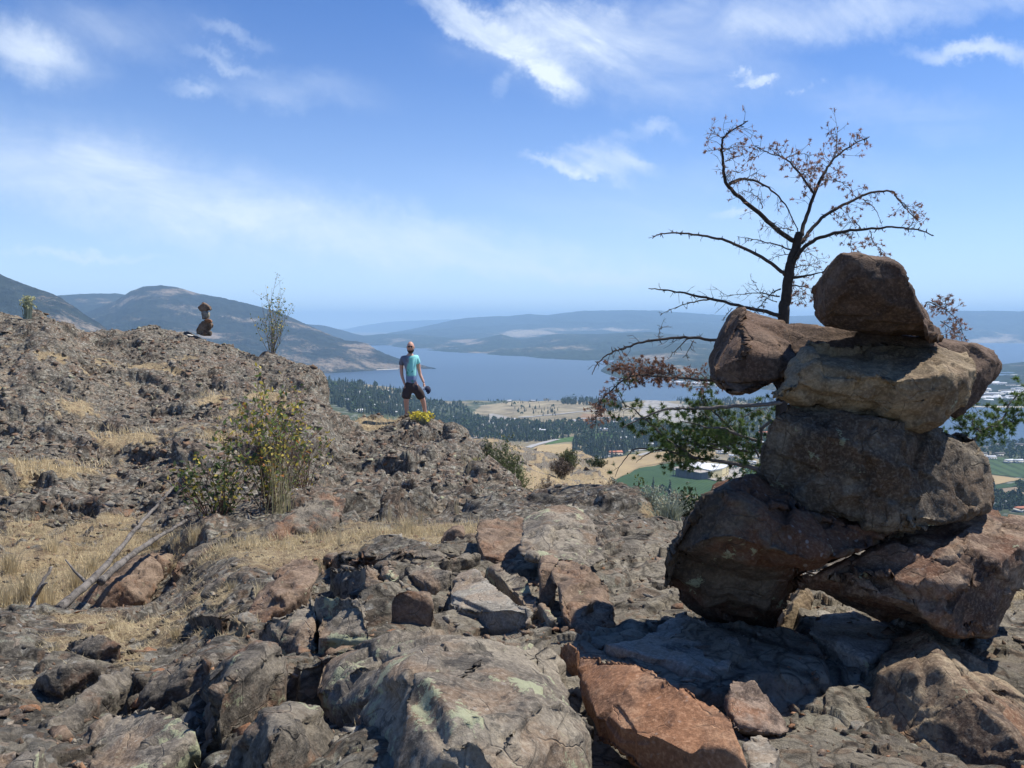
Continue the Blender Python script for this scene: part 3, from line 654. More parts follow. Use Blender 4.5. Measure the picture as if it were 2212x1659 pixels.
def sheet(name, lines, mat, nu=420, nvs=(30,), amp=20, fs=400, back=(.25, -500), seed=0, bare=(), power=1.0):
    """lines: foot..crest, each a list of (x, y, Y) photo points at distance Y"""
    xs0 = min(l[0][0] for l in lines); xs1 = max(l[-1][0] for l in lines); xs = np.linspace(xs0, xs1, nu)
    L = []
    for l in lines:
        a = np.array(l, float); y = np.interp(xs, a[:, 0], a[:, 1]); Yd = np.interp(xs, a[:, 0], a[:, 2])
        ca = (xs-CX)/F; b = -(y-CY)/F; dy = cp+b*sp; dz = -sp+b*cp
        L.append(np.stack([ca/dy*Yd, Yd, dz/dy*Yd], -1))
    rows = []; wts = []
    for i in range(len(L)-1):
        n = nvs[i % len(nvs)]
        for k in range(n):
            s = k/n; rows.append(L[i]*(1-s)+L[i+1]*s); wts.append(1 if i else min(1, s*3) if len(L) > 2 else math.sin(math.pi*min(s, .999)) ** .5)
    for k in range(0, 12):
        s = k/11; q = L[-1].copy(); q[:, 1] *= 1+back[0]*s; q[:, 0] *= 1+back[0]*s; q[:, 2] = q[:, 2]*(1-s) + back[1]*s**1.3 if False else q[:, 2] + (back[1])*s
        rows.append(q); wts.append(.25 if k == 0 else 1)
    G = np.stack(rows, 1); wts = np.array(wts)[None]
    n = len(rows); cr = sum(nvs[i % len(nvs)] for i in range(len(L)-1))
    d = np.abs(np.arange(n)-cr)/cr; edge = np.clip(d*5, .12, 1)[None]          # keep the skyline
    nz = ridged2(G[..., 0]/fs, G[..., 1]/fs, 300+seed, 6)-.72
    G[..., 2] += nz*amp*wts*edge*2
    G[..., 2] += fbm2(G[..., 0]/(fs*.07), G[..., 1]/(fs*.07), 340+seed, 4)*amp*.10
    px, py = project(G[..., 0], G[..., 1], G[..., 2])
    br = np.clip(blobs(px, py, bare), 0, 1.5) if len(bare) else np.zeros(px.shape)
    o = mesh_np(name, G, grid_faces(*G.shape[:2])[:, ::-1], mat, attrs={'bare': br.ravel()}); tag(o, kind='structure'); return o
def LK(x, y):                                             # a point on the lake shore
    dx, dy, dz = ray(x, y); return (x, y, LAKE*dy/dz)
TREE = (.018,.023,.018)
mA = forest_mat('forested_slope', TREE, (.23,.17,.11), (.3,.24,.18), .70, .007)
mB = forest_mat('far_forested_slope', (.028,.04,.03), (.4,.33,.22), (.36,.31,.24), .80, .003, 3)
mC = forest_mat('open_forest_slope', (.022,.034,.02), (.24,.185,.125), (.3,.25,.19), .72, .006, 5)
# the near left mountain, the rounded left mountain running down to the point, the low saddle between
sheet('mountain', [[(-700,900,2300),(260,900,2500)], [(-700,560,3300),(-150,545,3400),(-60,572,3450),(0,592,3500),(50,612,3500),(130,641,3500),(180,676,3500),(240,715,3450),(300,760,3400)]], mA, 380, (60,), 45, 500, seed=1, bare=[(100,670,60,25,.25)])
sheet('mountain', [[(60,800,5200),(420,800,5200)], [(60,650,6800),(130,638,7200),(200,634,7400),(250,634,7500),(300,642,7500),(420,660,7500)]], mA, 200, (40,), 40, 800, seed=2)
sheet('mountain', [[LK(150,812),LK(500,812),LK(715,806),LK(800,801),LK(862,798),LK(905,797),LK(940,796)],
                   [(150,780,3900),(500,775,4200),(640,770,4500),(715,765,4700),(800,780,4750),(862,789,4750),(905,793,4700),(941,796,4650)],
                   [(150,690,6000),(250,650,6200),(280,630,6200),(310,619,6200),(350,616,6200),(385,621,6200),(430,634,6200),(480,643,6100),(540,657,6000),(600,673,5900),(640,690,5800),(700,718,5600),(745,735,5500),(770,737,5450),(795,743,5400),(815,757,5200),(850,771,5000),(890,783,4900),(920,791,4800),(942,796,4700)]],
      mA, 620, (26, 60), 42, 520, seed=3, bare=[(345,630,60,14,.45),(330,645,50,8,.3),(420,720,60,25,.2),(790,752,30,12,.45),(760,785,110,14,.6),(640,740,60,20,.15),(850,790,60,6,.3)])
sheet('mountain', [[(690,745,9500),(830,745,9800)], [(660,700,11000),(700,703,11200),(735,712,11300),(770,722,11400),(800,727,11400),(840,735,11400)]], mA, 200, (30,), 30, 900, seed=4)
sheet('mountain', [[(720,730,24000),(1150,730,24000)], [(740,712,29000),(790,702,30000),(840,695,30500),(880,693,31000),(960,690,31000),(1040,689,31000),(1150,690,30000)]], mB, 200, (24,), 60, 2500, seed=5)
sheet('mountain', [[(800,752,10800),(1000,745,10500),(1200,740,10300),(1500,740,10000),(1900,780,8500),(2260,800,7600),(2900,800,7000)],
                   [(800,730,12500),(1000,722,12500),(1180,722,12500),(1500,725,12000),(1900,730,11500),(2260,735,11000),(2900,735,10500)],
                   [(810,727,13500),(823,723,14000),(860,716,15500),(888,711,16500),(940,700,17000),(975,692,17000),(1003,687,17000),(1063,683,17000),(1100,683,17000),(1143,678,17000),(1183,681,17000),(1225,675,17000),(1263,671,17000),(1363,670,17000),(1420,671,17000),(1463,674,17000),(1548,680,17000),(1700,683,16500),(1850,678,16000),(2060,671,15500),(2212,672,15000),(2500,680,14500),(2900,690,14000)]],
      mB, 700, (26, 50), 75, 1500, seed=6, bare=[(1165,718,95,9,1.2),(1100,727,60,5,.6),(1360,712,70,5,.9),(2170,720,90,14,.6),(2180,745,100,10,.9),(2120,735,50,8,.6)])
sheet('mountain', [[(770,744,9900),LK(815,744),LK(860,750),LK(903,755),LK(960,760),LK(1023,764),LK(1143,773),LK(1263,779),LK(1310,783),(1700,800,5200)],
                   [(770,727,11500),(783,725,11500),(830,721,11500),(888,721,11500),(943,727,11200),(1000,731,11000),(1035,731,10500),(1060,727,10000),(1083,722,9500),(1105,728,9300),(1125,733,9300),(1165,728,9300),(1195,722,9300),(1223,721,9300),(1290,722,9300),(1343,719,9200),(1403,717,9000),(1470,724,8800),(1550,735,8500),(1700,740,8200)]],
      mC, 620, (56,), 40, 700, seed=7, bare=[(1015,739,35,6,.9),(860,733,40,5,.5),(1150,760,60,6,.25),(1300,765,60,10,.2)])
sheet('mountain', [[LK(1298,802),LK(1310,808),LK(1330,815),LK(1343,817),LK(1400,819),LK(1450,828),LK(1548,833),LK(1700,846),LK(1900,863),LK(2080,879),LK(2230,881),LK(2900,884)],
                   [(1298,800,4450),(1310,793,4500),(1330,796,4400),(1343,796,4450),(1400,796,4300),(1450,812,3850),(1548,820,3600),(1700,828,3350),(1900,836,3150),(2080,842,3000),(2230,842,3000),(2900,842,3000)],
                   [(1298,799,4550),(1315,786,4900),(1340,770,5200),(1363,762,5400),(1400,752,5700),(1463,740,6000),(1548,744,6300),(1700,770,5600),(1900,790,4750),(2080,800,4350),(2150,788,4900),(2230,780,5200),(2900,780,5200)]],
      mC, 560, (26, 40), 18, 600, seed=8, bare=[(1410,775,60,14,.7),(1480,800,60,12,.5),(1500,762,40,8,.3)])
sheet('mountain', [[(2000,812,5600),(2900,812,5600)], [(1950,775,7800),(2060,742,8200),(2120,758,8200),(2180,768,8300),(2260,764,8300),(2500,760,8200),(2900,765,8000)]], mC, 220, (40,), 35, 700, seed=9, bare=[(2150,765,60,8,.5)])
# haze: the air between
hb_ = MB(); hb_.box((0, 13750, 70), (52000, 39500, 700)); hz = hb_.build('haze', None, smooth=False); tag(hz, kind='stuff')
m, t = newmat('haze_air'); pv = t.n('ShaderNodeVolumePrincipled'); pv.inputs['Color'].default_value = (*HAZE_COL, 1); pv.inputs['Density'].default_value = HAZE_D; pv.inputs['Anisotropy'].default_value = 0.0
o_ = t.n('ShaderNodeOutputMaterial'); t.l(pv.outputs[0], o_.inputs[1]); hz.data.materials.append(m); hz.display_type = 'WIRE'
# ------------------------------------------------------------------ rocks
def c1(cx, cy): return 1327.2+cx*.4, 221.2+cy*.4           # measured on enlarged crops of the photo
def c2(cx, cy): return 1327.2+cx*.4932, 840.6+cy*.4932
def c3(cx, cy): return 619.4+cx*.42, 1017.5+cy*.42
def c4(cx, cy): return cx*.3867, 1017.5+cy*.3867
def hullpts(lst, conv=None, back=.3, shrink=.12, drop=0.0, Y=None, z=None):
    """front outline/face points (x, y[, Y]) plus a shrunken back copy 'back' metres behind"""
    fr = []
    for q in lst:
        x, y = conv(q[0], q[1]) if conv else (q[0], q[1]); fr.append(P(x, y, q[2] if len(q) > 2 else Y))
    c = sum(fr, Vector())/len(fr); out = list(fr)
    if back:
        for q in fr:
            b = c.lerp(q, 1-shrink); out.append(Vector((b.x*(1+back/q.y*.6), q.y+back, b.z*(1+back/q.y*.6)-drop)))
    return out
def remesh_hulls(hulls, vox):
    bm = bmesh.new()
    for h in hulls:
        vs = [bm.verts.new(p) for p in h]; r = bmesh.ops.convex_hull(bm, input=vs)
        bad = list({v for v in r['geom_interior']+r['geom_unused'] if isinstance(v, bmesh.types.BMVert)})
        if bad: bmesh.ops.delete(bm, geom=bad, context='VERTS')
    bmesh.ops.recalc_face_normals(bm, faces=bm.faces[:]); me = bpy.data.meshes.new('tmp'); bm.to_mesh(me); bm.free(); ob = bpy.data.objects.new('tmp', me); COL.objects.link(ob)
    md = ob.modifiers.new('r', 'REMESH'); md.mode = 'VOXEL'; md.voxel_size = vox; md.use_smooth_shade = True
    sm = ob.modifiers.new('s', 'SMOOTH'); sm.factor = .4; sm.iterations = 1
    dg = bpy.context.evaluated_depsgraph_get(); ev = ob.evaluated_get(dg); m2 = bpy.data.meshes.new_from_object(ev)
    bpy.data.objects.remove(ob); bpy.data.meshes.remove(me); return m2
def rough_up(me, amp, chip=.5, cs=.16, seed=0, gran=.05, cuts=44, depth=.022, grow=0.0):
    n = len(me.vertices); co = np.empty(n*3, np.float32); me.vertices.foreach_get('co', co); co = co.reshape(-1, 3)
    no = np.empty(n*3, np.float32); me.vertex_normals.foreach_get('vector', no); no = no.reshape(-1, 3); rg = np.random.default_rng(seed+5); size = float(np.ptp(co, axis=0).mean())
    if ((co-co.mean(0))*no).sum(1).mean() < 0: no = -no
    size = min(size, 2.2*float(np.ptp(co, axis=0).min()))
    co = co + no*(size*depth*.55+grow); co0 = co.copy()
    for _ in range(cuts):                                # knock flat facets off, leaving crisp arrises
        i = rg.integers(n); d = no[i] + rg.normal(size=3)*.22; d /= np.linalg.norm(d); D = size*depth*rg.uniform(.1, 1); dist = np.linalg.norm(co0-co0[i], axis=1)
        big = _ < 12; D = size*(.033 if grow else .028)*rg.uniform(.35, 1) if big else D*.8
        q = (co-co0[i])@d + D; m_ = (q > 0) & (dist < size*(.85 if big else .5)) & ((no@d) > .1); co[m_] -= d*np.minimum(q[m_], D*2.6)[:, None]
    me.vertices.foreach_set('co', co.ravel()); me.update()
    no = np.empty(n*3, np.float32); me.vertex_normals.foreach_get('vector', no); no = no.reshape(-1, 3)
    q = co + seed*1.37
    w = np.stack([fbm3(q/cs*.5, seed+1, 3), fbm3(q/cs*.5+7, seed+2, 3), fbm3(q/cs*.5+13, seed+3, 3)], -1)*cs*.6
    d = plates3((q+w*.6)/cs, seed)*chip*1.25 + plates3((q+w*.6)/(cs*.38), seed+9)*chip*.4 + fbm3(q/(cs*1.8), seed+5, 4)*.35 + fbm3(q/gran, seed+6, 4)*.2
    co2 = co + no*(d*amp)[:, None]; me.vertices.foreach_set('co', co2.ravel()); me.update(); return co2
def rock(name, label, hulls, mat, vox=.012, amp=.02, cs=.16, chip=.6, seed=None, cat='rock', group=None, parent=None):
    st_ = group == 'stones of the tall rock stack'; grow = .014 if st_ else 0.0; amp *= .85; cuts = 44
    me = remesh_hulls(hulls, vox); seed = random.randint(1, 900) if seed is None else seed
    if st_:                                              # keep the roughening that best preserves the outline
        n = len(me.vertices); c0 = np.empty(n*3, np.float32); me.vertices.foreach_get('co', c0); dirs = np.array([(math.cos(a), 0, math.sin(a)) for a in np.linspace(0, 6.283, 25)[:-1]]).T; ref = (c0.reshape(-1, 3) @ dirs).max(0); best = None
        for k in range(14):
            me.vertices.foreach_set('co', c0); me.update(); cc_ = rough_up(me, amp, chip, cs, seed+k*13, grow=grow, cuts=cuts, gran=.03); e = np.abs((cc_ @ dirs).max(0)-ref); e = float(e.mean()+e.max()*.6)
            if best is None or e < best[0]: best = (e, seed+k*13)
        me.vertices.foreach_set('co', c0); me.update(); seed = best[1]
    co = rough_up(me, amp, chip, cs, seed, grow=grow, cuts=cuts, gran=.03)
    org = np.array([(co[:, 0].min()+co[:, 0].max())/2, (co[:, 1].min()+co[:, 1].max())/2, co[:, 2].min()], np.float32)
    me.vertices.foreach_set('co', (co-org).ravel()); me.name = name; me.materials.append(mat); me.update()
    o = bpy.data.objects.new(name, me); COL.objects.link(o); o.location = Vector(org.tolist())
    if parent: child(o, parent)
    else: tag(o, label, cat, group)
    return o
BR = ((.05,.031,.022), (.095,.061,.042), (.15,.1,.068)); TN = ((.10,.072,.045), (.185,.14,.086), (.31,.24,.15)); GY = ((.08,.07,.058), (.165,.142,.112), (.27,.235,.18))
RD = ((.13,.07,.042), (.235,.125,.07), (.36,.215,.125)); DK = ((.05,.045,.038), (.115,.1,.08), (.21,.182,.14)); PG = ((.12,.108,.09), (.21,.19,.156), (.31,.285,.235))
S_top = rock_mat('stone_dark_brown', BR, (.17,.085,.05), .3, .1, .5, 1.6, .55, .05, 1, .15)
S_tan = rock_mat('stone_tan', TN, (.16,.10,.06), .3, .1, .35, 1.5, .6, .05, 2, .3)
S_arm = rock_mat('stone_plum_brown', ((.055,.036,.027), (.095,.064,.045), (.17,.115,.08)), (.12,.065,.04), .3, .1, .3, 1.5, .55, .1, 3, .2)
S_mid = rock_mat('stone_grey_brown', ((.06,.046,.034), (.12,.095,.07), (.24,.20,.145)), (.16,.085,.04), .3, .35, .4, 1.5, .9, .15, 4, .3)
S_left = rock_mat('stone_rust_brown', ((.05,.038,.028), (.09,.068,.048), (.15,.112,.075)), (.13,.055,.028), .6, .35, .35, 1.3, .6, .3, 5, .2)
S_right = rock_mat('stone_red_brown', ((.075,.046,.033), (.14,.09,.062), (.31,.23,.16)), (.19,.085,.045), .5, .1, .4, 1.4, .7, .2, 6, .3)
S_foot = rock_mat('stone_banded_brown', ((.10,.065,.045), (.19,.135,.09), (.33,.26,.17)), (.2,.09,.045), .5, .15, .5, 1.3, .7, .1, 7, .3)
M_grey = rock_mat('stone_lichen_grey', GY, (.25,.16,.095), .4, .85, .6, 1.2, .6, .25, 8, .25)
M_dark = rock_mat('stone_dark_grey', DK, (.25,.12,.06), .45, .5, .55, 1.2, .7, .3, 9, .3)
M_red = rock_mat('stone_rust_red', RD, (.25,.12,.06), .6, .12, .35, 1.5, .5, .15, 10, .12)
M_pale = rock_mat('stone_pale_grey', PG, (.3,.2,.12), .3, .4, .4, 1.5, .5, .3, 11, .3)
M_brown = rock_mat('stone_warm_brown', ((.075,.053,.037), (.15,.105,.073), (.24,.175,.122)), (.2,.1,.052), .4, .25, .45, 1.5, .6, .15, 12, .2)
for nm, m__, n__, sd_ in (('rubble', M_dark, 12000, 3), ('rubble', M_grey, 8000, 4), ('rubble', M_pale, 3000, 5), ('rubble', M_brown, 2500, 10)): scatter_chunks(nm, n__, 8.2, 26, .018, .085, m__, .7, sd_)
for nm, m__, n__, sd_ in (('gravel', M_dark, 3600, 6), ('gravel', M_brown, 3200, 7), ('gravel', M_pale, 1500, 8), ('gravel', M_red, 420, 9)): scatter_chunks(nm, n__, 1.8, 9, .004, .03, m__, 1.1, sd_)
scatter_chunks('rubble', 1800, 26, 85, .08, .4, M_dark, .8, 12)
G = 'stones of the tall rock stack'
# top boulder
front = [(1190,840,2.80),(1300,815,2.73),(1350,835,2.72),(1480,890,2.70),(1520,910,2.70),(1570,970,2.70),(1600,1050,2.71),(1620,1150,2.73),(1640,1220,2.75),(1700,1286,2.78),(1230,1235,2.82),(1100,1200,2.88),(1075,1140,2.85),(1068,1050,2.87),(1090,970,2.87),(1300,1000,2.70),(1450,1000,2.68)]
rt = [(1560,915,2.9),(1640,1000,2.95),(1720,1110,2.98),(1775,1240,2.98),(1775,1285,2.95)]
h = hullpts(front, c1, 0)+hullpts(rt, c1, 0)+[P(*c1(x, y), Y) for x, y, Y in ((1250,860,3.05),(1400,870,3.12),(1560,940,3.12),(1690,1130,3.14),(1740,1270,3.12),(1150,960,3.08),(1130,1190,3.06),(1400,1250,3.1))]
rock('boulder', 'large dark brown boulder sitting on the very top of the tall stone stack', [h], S_top, .009, .016, .12, .5, 5, 'rock', G)
# long plum-brown stone carrying both ends of the arms
hA = hullpts([(600,1230,2.95),(650,1130,3.05),(690,1118,3.06),(800,1160,3.1),(930,1190,3.12),(840,1270,2.92),(720,1275,2.86),(505,1400,2.92),(510,1480,2.92),(600,1570,2.9),(900,1640,2.86),(1000,1330,2.84),(1020,1500,2.84)], c1, .34, .1)
hB = hullpts([(930,1195,3.12),(1120,1215,3.12),(1700,1290,3.2),(1940,1340,3.1),(2050,1390,3.12),(2105,1440,3.12),(2090,1470,3.1),(1960,1590,3.02),(1870,1650,3.0),(1900,1400,3.0),(1000,1640,2.95),(900,1640,2.9)], c1, .22, .1)+[P(2057,905,3.02), P(2037,921,3.02)]
rock('slab', 'long plum-brown slab with a pointed right end, behind the tan slab under the top boulder', [hA, hB], S_arm, .009, .014, .13, .5, 8, 'rock', G)
# tan slab in front
hC = [P(*c1(x, y), Y) for x, y, Y in ((1020,1300,3.0),(1720,1290,3.04),(1900,1310,3.02),(1950,1350,2.96),(1040,1372,2.78),(1300,1432,2.72),(1500,1452,2.70),(1700,1472,2.70),(1890,1505,2.74),(1950,1400,2.9),(860,1600,2.78),(900,1545,2.78),(1000,1650,2.78),(1925,1530,2.82))]
hC += [P(*c2(x, y), Y) for x, y, Y in ((740,75,2.84),(1060,130,2.78),(1380,180,2.77),(1440,165,2.8),(1530,60,2.86),(1000,120,3.0),(1420,150,3.0),(1540,10,3.0),(1530,-60,3.02))]
hC2 = hullpts([(870,1600,2.76),(905,1530,2.76),(1070,1425,2.76),(1120,1450,2.74),(1130,1540,2.74),(1000,1640,2.78)], c1, .12)
rock('slab', 'pale tan slab with a broken sunlit front edge, lying under the top boulder', [hC, hC2], S_tan, .009, .02, .14, .7, 12, 'rock', G)
# middle stone
hM = [P(*c2(x, y), Y) for x, y, Y in ((760,75,2.84),(700,150,2.80),(680,220,2.80),(650,300,2.80),(655,350,2.80),(740,505,2.80),(950,612,2.76),(1180,662,2.74),(1330,635,2.76),(760,45,2.92),(1100,95,2.86),(1400,150,2.9),(1100,110,3.1),(800,55,3.1),(1330,235,2.72),(1210,360,2.66),(1260,480,2.67),(1000,130,2.72),(1380,185,2.95),(1440,190,3.0),(800,85,3.2),(700,220,3.15),(700,350,3.15),(1000,560,3.1),(1200,600,3.1))]
hM2 = [P(*c2(x, y), Y) for x, y, Y in ((1330,232,2.84),(1400,190,2.92),(1490,170,2.96),(1550,190,2.97),(1580,240,2.96),(1600,380,2.93),(1610,430,2.9),(1640,478,2.88),(1620,510,2.86),(1540,562,2.78),(1330,600,2.70),(1260,480,2.68),(1215,365,2.74),(1500,200,3.2),(1560,260,3.2),(1590,400,3.18),(1600,500,3.15),(1500,540,3.15),(1300,560,3.12),(1330,260,3.15))]
rock('boulder', 'grey-brown boulder with a hollowed sunlit right end, under the two arm slabs', [hM, hM2], S_mid, .009, .026, .15, .8, 15, 'rock', G)
hL = [P(*c2(x, y), Y) for x, y, Y in ((375,430,2.68),(455,375,2.76),(600,360,2.86),(660,350,2.9),(720,480,2.74),(950,590,2.68),(1290,610,2.80),(1230,690,2.72),(1150,720,2.62),(1060,740,2.58),(780,812,2.50),(520,760,2.52),(400,700,2.58),(345,560,2.70),(270,640,2.70),(210,730,2.74),(500,470,2.60),(900,650,2.58),(700,380,3.3),(500,400,3.25),(350,600,3.15),(290,740,3.1),(1100,690,3.1),(1180,645,3.2),(800,780,3.1))]
hL2 = [P(*c2(x, y), Y) for x, y, Y in ((210,730,2.74),(212,885,2.84),(260,920,2.86),(400,1030,2.88),(470,1075,2.92),(600,1105,2.98),(735,1095,3.0),(840,890,2.8),(800,780,2.56),(520,740,2.56),(400,690,2.6),(300,640,2.76),(600,900,2.74),(330,700,3.25),(300,900,3.25),(420,1000,3.25),(730,1050,3.25),(830,880,3.2),(790,740,3.2))]
rock('boulder', 'huge rust-brown boulder forming the left foot of the stone stack', [hL, hL2], S_left, .010, .024, .16, .8, 18, 'rock', G)
hR = [P(*c2(x, y), Y) for x, y, Y in ((1240,612,2.86),(1360,585,2.92),(1550,542,3.0),(1300,625,2.78),(1450,600,2.82),(1640,532,3.02),(1794,560,2.98),(1900,590,2.95),(1100,740,2.68),(1150,680,2.80),(1270,812,2.60),(1450,775,2.60),(1680,750,2.62),(1790,680,2.76),(1880,700,2.8),(1740,822,2.70),(1700,1030,2.66),(1650,1056,2.66),(1520,1086,2.60),(1340,1050,2.62),(1100,980,2.70),(920,890,2.80),(840,886,2.86),(800,820,2.84),(1000,760,2.72),(1560,960,2.55),(1500,860,2.55),(1100,740,3.1),(900,860,3.15),(1300,1020,3.1),(1640,1020,3.1),(1760,820,3.2),(1850,650,3.2),(1600,560,3.3))]
rock('boulder', 'red-brown boulder with a sunlit flat top, right shoulder of the stack under the middle boulder', [hR], S_right, .010, .024, .15, .8, 21, 'rock', G)
hF = [P(*c2(x, y), Y) for x, y, Y in ((1290,1052,2.72),(1330,1060,2.78),(1530,1110,2.85),(1560,1130,2.62),(1794,1240,2.8),(2000,1350,2.7),(1180,1140,2.70),(1080,1205,2.66),(985,1290,2.58),(1020,1420,2.46),(1450,1250,2.30),(1640,1400,2.18),(1794,1570,2.08),(1900,1660,2.02),(1190,1600,2.28),(1500,1800,2.1),(2100,2000,1.95),(1100,1400,2.58),(1150,1250,3.0),(1330,1100,3.1),(1700,1240,3.2),(2100,1450,3.1),(1100,1500,2.7),(2200,1900,2.4))]
rock('boulder', 'big banded brown boulder at the lower right, the right foot of the stack', [hF], S_foot, .010, .022, .17, .7, 24, 'rock', G)
hW = hullpts([(830,885,3.3),(860,900,3.28),(865,1110,3.2),(735,1110,3.12),(725,1050,3.14),(800,930,3.2)], c2, .16, .1)
rock('stone', 'small tan wedge stone leaning behind the left foot boulder', [hW], S_tan, .008, .012, .1, .6, 27, 'rock', G)
# loose and half-buried foreground rocks -----------------------------------------------------------
def slab(label, outline, conv, mat, thick=.25, name='boulder', group='boulders of the rocky foreground', embed=.12, amp=.016, vox=.011, cs=.14, chip=.6, hulls=None, shrink=.05, lift=0.0):
    """rock seen from above: outline points (x, y, lift above ground); its underside goes into the ground"""
    out = []
    for hl in ([outline] if hulls is None else hulls):
        h = []
        for q in hl:
            x, y = conv(q[0], q[1]) if conv else (q[0], q[1]); lf = (q[2] if len(q) > 2 else 0.0)+lift
            dx, dy, dz = ray(x, y)
            Ys = np.linspace(.9, 12, 1200); z = base_z(Ys*dx/dy, Ys) + lf; k = np.nonzero(Ys*dz/dy < z)[0][0]; Y = float(Ys[k])
            h.append(Vector((dx/dy*Y, Y, Y*dz/dy)))
        c = sum(h, Vector())/len(h); gzs = [float(base_z(v.x, v.y)) for v in h]
        low = [Vector((c.x+(v.x-c.x)*(1-shrink), c.y+(v.y-c.y)*(1-shrink), min(g_, v.z)-embed)) if thick is None else Vector((c.x+(v.x-c.x)*(1-shrink), c.y+(v.y-c.y)*(1-shrink), v.z-thick)) for v, g_ in zip(h, gzs)]
        out.append(h+low)
    return rock(name, label, out, mat, vox, amp, cs, chip, None, 'rock', group)
def stand(label, hulls, base, mat, back=.3, rec=.35, name='boulder', group='boulders of the rocky foreground', amp=.02, vox=.012, cs=.16, chip=.6, conv=None, sink=.12):
    """rock standing on the ground at base (x, y): its visible outline recedes with height"""
    bx, by = conv(*base) if conv else base; Y0 = hit(bx, by).y; out = []
    for hl in hulls:
        h = []
        for q in hl:
            x, y = conv(q[0], q[1]) if conv else (q[0], q[1]); off = q[2] if len(q) > 2 else 0
            h.append(P(x, y, Y0 + off + max(0, (by-y))/F*Y0*rec))
        bot = max(conv(q[0], q[1])[1] if conv else q[1] for q in hl)
        c = sum(h, Vector())/len(h); b_ = []
        for v in h:
            w = c.lerp(v, .86); b_.append(Vector((w.x, v.y+back, w.z)))
        low = [Vector((v.x, v.y+.02, v.z-sink)) for v in h if v.z < c.z] if bot > by-12 else []
        out.append(h+b_+low)
    return rock(name, label, out, mat, vox, amp, cs, chip, None, 'rock', group)
slab('flat rust-orange slab propped up in the front, left of the small angular brown rock', None, None, M_red, .10, 'slab', 'loose rocks in front of the stack', hulls=[
    [(*c3(1520,940),.10),(*c3(1750,950),.17),(*c3(1850,1000),.2),(*c3(1960,1050),.2),(*c3(2100,1150),.2),(*c2(440,1370),.2),(*c2(490,1420),.2),(*c2(540,1550),.2),(*c2(500,1590),.16),(*c2(580,1680),.16),(*c2(330,1680),.1),(*c2(160,1560),.1),(*c2(0,1440),.12),(*c3(1550,1190),.1),(*c3(1500,1040),.1)]], amp=.013, vox=.008, chip=.35, cs=.2)
hS = [P(*c2(x, y), Y-.20) for x, y, Y in ((510,1255,2.55),(610,1255,2.56),(660,1330,2.50),(750,1460,2.40),(762,1500,2.36),(735,1512,2.34),(530,1490,2.34),(545,1400,2.38),(480,1370,2.50),(500,1290,2.56),(520,1330,2.74),(640,1350,2.72),(730,1480,2.6),(500,1400,2.66),(600,1540,2.5))]
rock('stone', 'small angular brown rock standing just right of the flat rust-orange slab', [hS], rock_mat('stone_dark_sheen', ((.05,.035,.03), (.11,.08,.062), (.27,.2,.15)), (.25,.11,.05), .45, .1, .3, 2.2, .6, .2, 13, .2), .007, .014, .1, .7, 31, 'rock', 'loose rocks in front of the stack')
stand('grey boulder with an overhanging front edge, behind the two brown boulders', [
    [(1180,420,-.1),(1200,390),(1300,350),(1350,300,.1),(1500,285,.2),(1590,320,.2),(1645,380,.1),(1640,450),(1590,500,-.1),(1480,500,-.18),(1300,455,-.18)]], (1500,560), M_grey, .6, .7, amp=.03, cs=.22, conv=c3)
stand('small brown block tucked under the overhanging grey boulder', [[(1290,520),(1310,500),(1400,500),(1445,540),(1375,600),(1360,690),(1290,640)]], (1360,700), M_brown, .25, .5, amp=.012, conv=c3)
stand('warm brown boulder with a broad flat top, wedged in the gully left of the stack', [
    [(1370,590,.05),(1420,550,.2),(1580,555,.2),(1620,610,.1),(1600,690,-.1),(1390,720,-.05)], [(1385,640),(1600,650),(1720,700),(1732,770),(1690,840,-.05),(1560,862,-.1),(1450,800,-.08),(1385,690,-.05)]], (1600,860), M_brown, .3, 1.2, amp=.022, conv=c3)
slab('wide lichen-spotted grey bedrock hump in the centre foreground', None, None, M_grey, .45, lift=.07, hulls=[
    [(*c3(180,900),.05),(*c3(560,850),.12),(*c3(760,740),.12),(*c3(900,740),.12),(*c3(1300,850),.1),(*c3(1430,980),.05),(*c3(1510,1120),.02),(*c3(1400,1250),.1),(*c3(900,1250),.14),(*c3(480,1370),.03),(*c3(350,1370),.0),(*c3(120,1100),.0),(*c3(700,1000),.18)],
    [(*c3(600,1240),.12),(*c3(1000,1200),.15),(*c3(1450,1180),.08),(*c3(1620,1310),.0),(*c3(1650,1420),.0),(*c3(1400,1560),.06),(*c3(960,1600),.08),(*c3(940,1240),.13)],
    [(*c3(480,1380),.03),(*c3(700,1180),.1),(*c3(850,1230),.12),(*c3(835,1600),.05),(*c3(600,1620),.03)]], amp=.022, cs=.26, chip=.45, vox=.012)
slab('smooth pale grey bedrock slab sloping right, behind the central hump', [(*c3(780,660),.05),(*c3(860,520),.09),(*c3(1000,500),.1),(*c3(1150,620),.08),(*c3(1330,745),.02),(*c3(1260,780),.02),(*c3(1000,700),.06)], None, M_pale, .3, amp=.012, cs=.25, chip=.3)
slab('narrow grey ledge running along the gully beside the pale slab', [(*c3(1020,480),.08),(*c3(1110,470),.1),(*c3(1240,570),.08),(*c3(1420,790),.02),(*c3(1340,760),.03),(*c3(1180,620),.06)], None, M_grey, .3, amp=.015)
slab('tan-faced dark boulder with a deep shadowed left side, left of the central hump', None, None, M_dark, None, hulls=[[(*c4(1370,960),.14),(*c4(1560,920),.16),(*c4(1650,1050),.1),(*c4(1640,1170),.06),(*c4(1500,1250),.0),(*c4(1180,1230),.16),(*c4(1160,1300),.0),(*c4(1100,1150),.1),(*c4(1000,1290),-.05),(*c4(1240,990),.12),(*c4(1250,1090),.2)]], amp=.024, cs=.2)
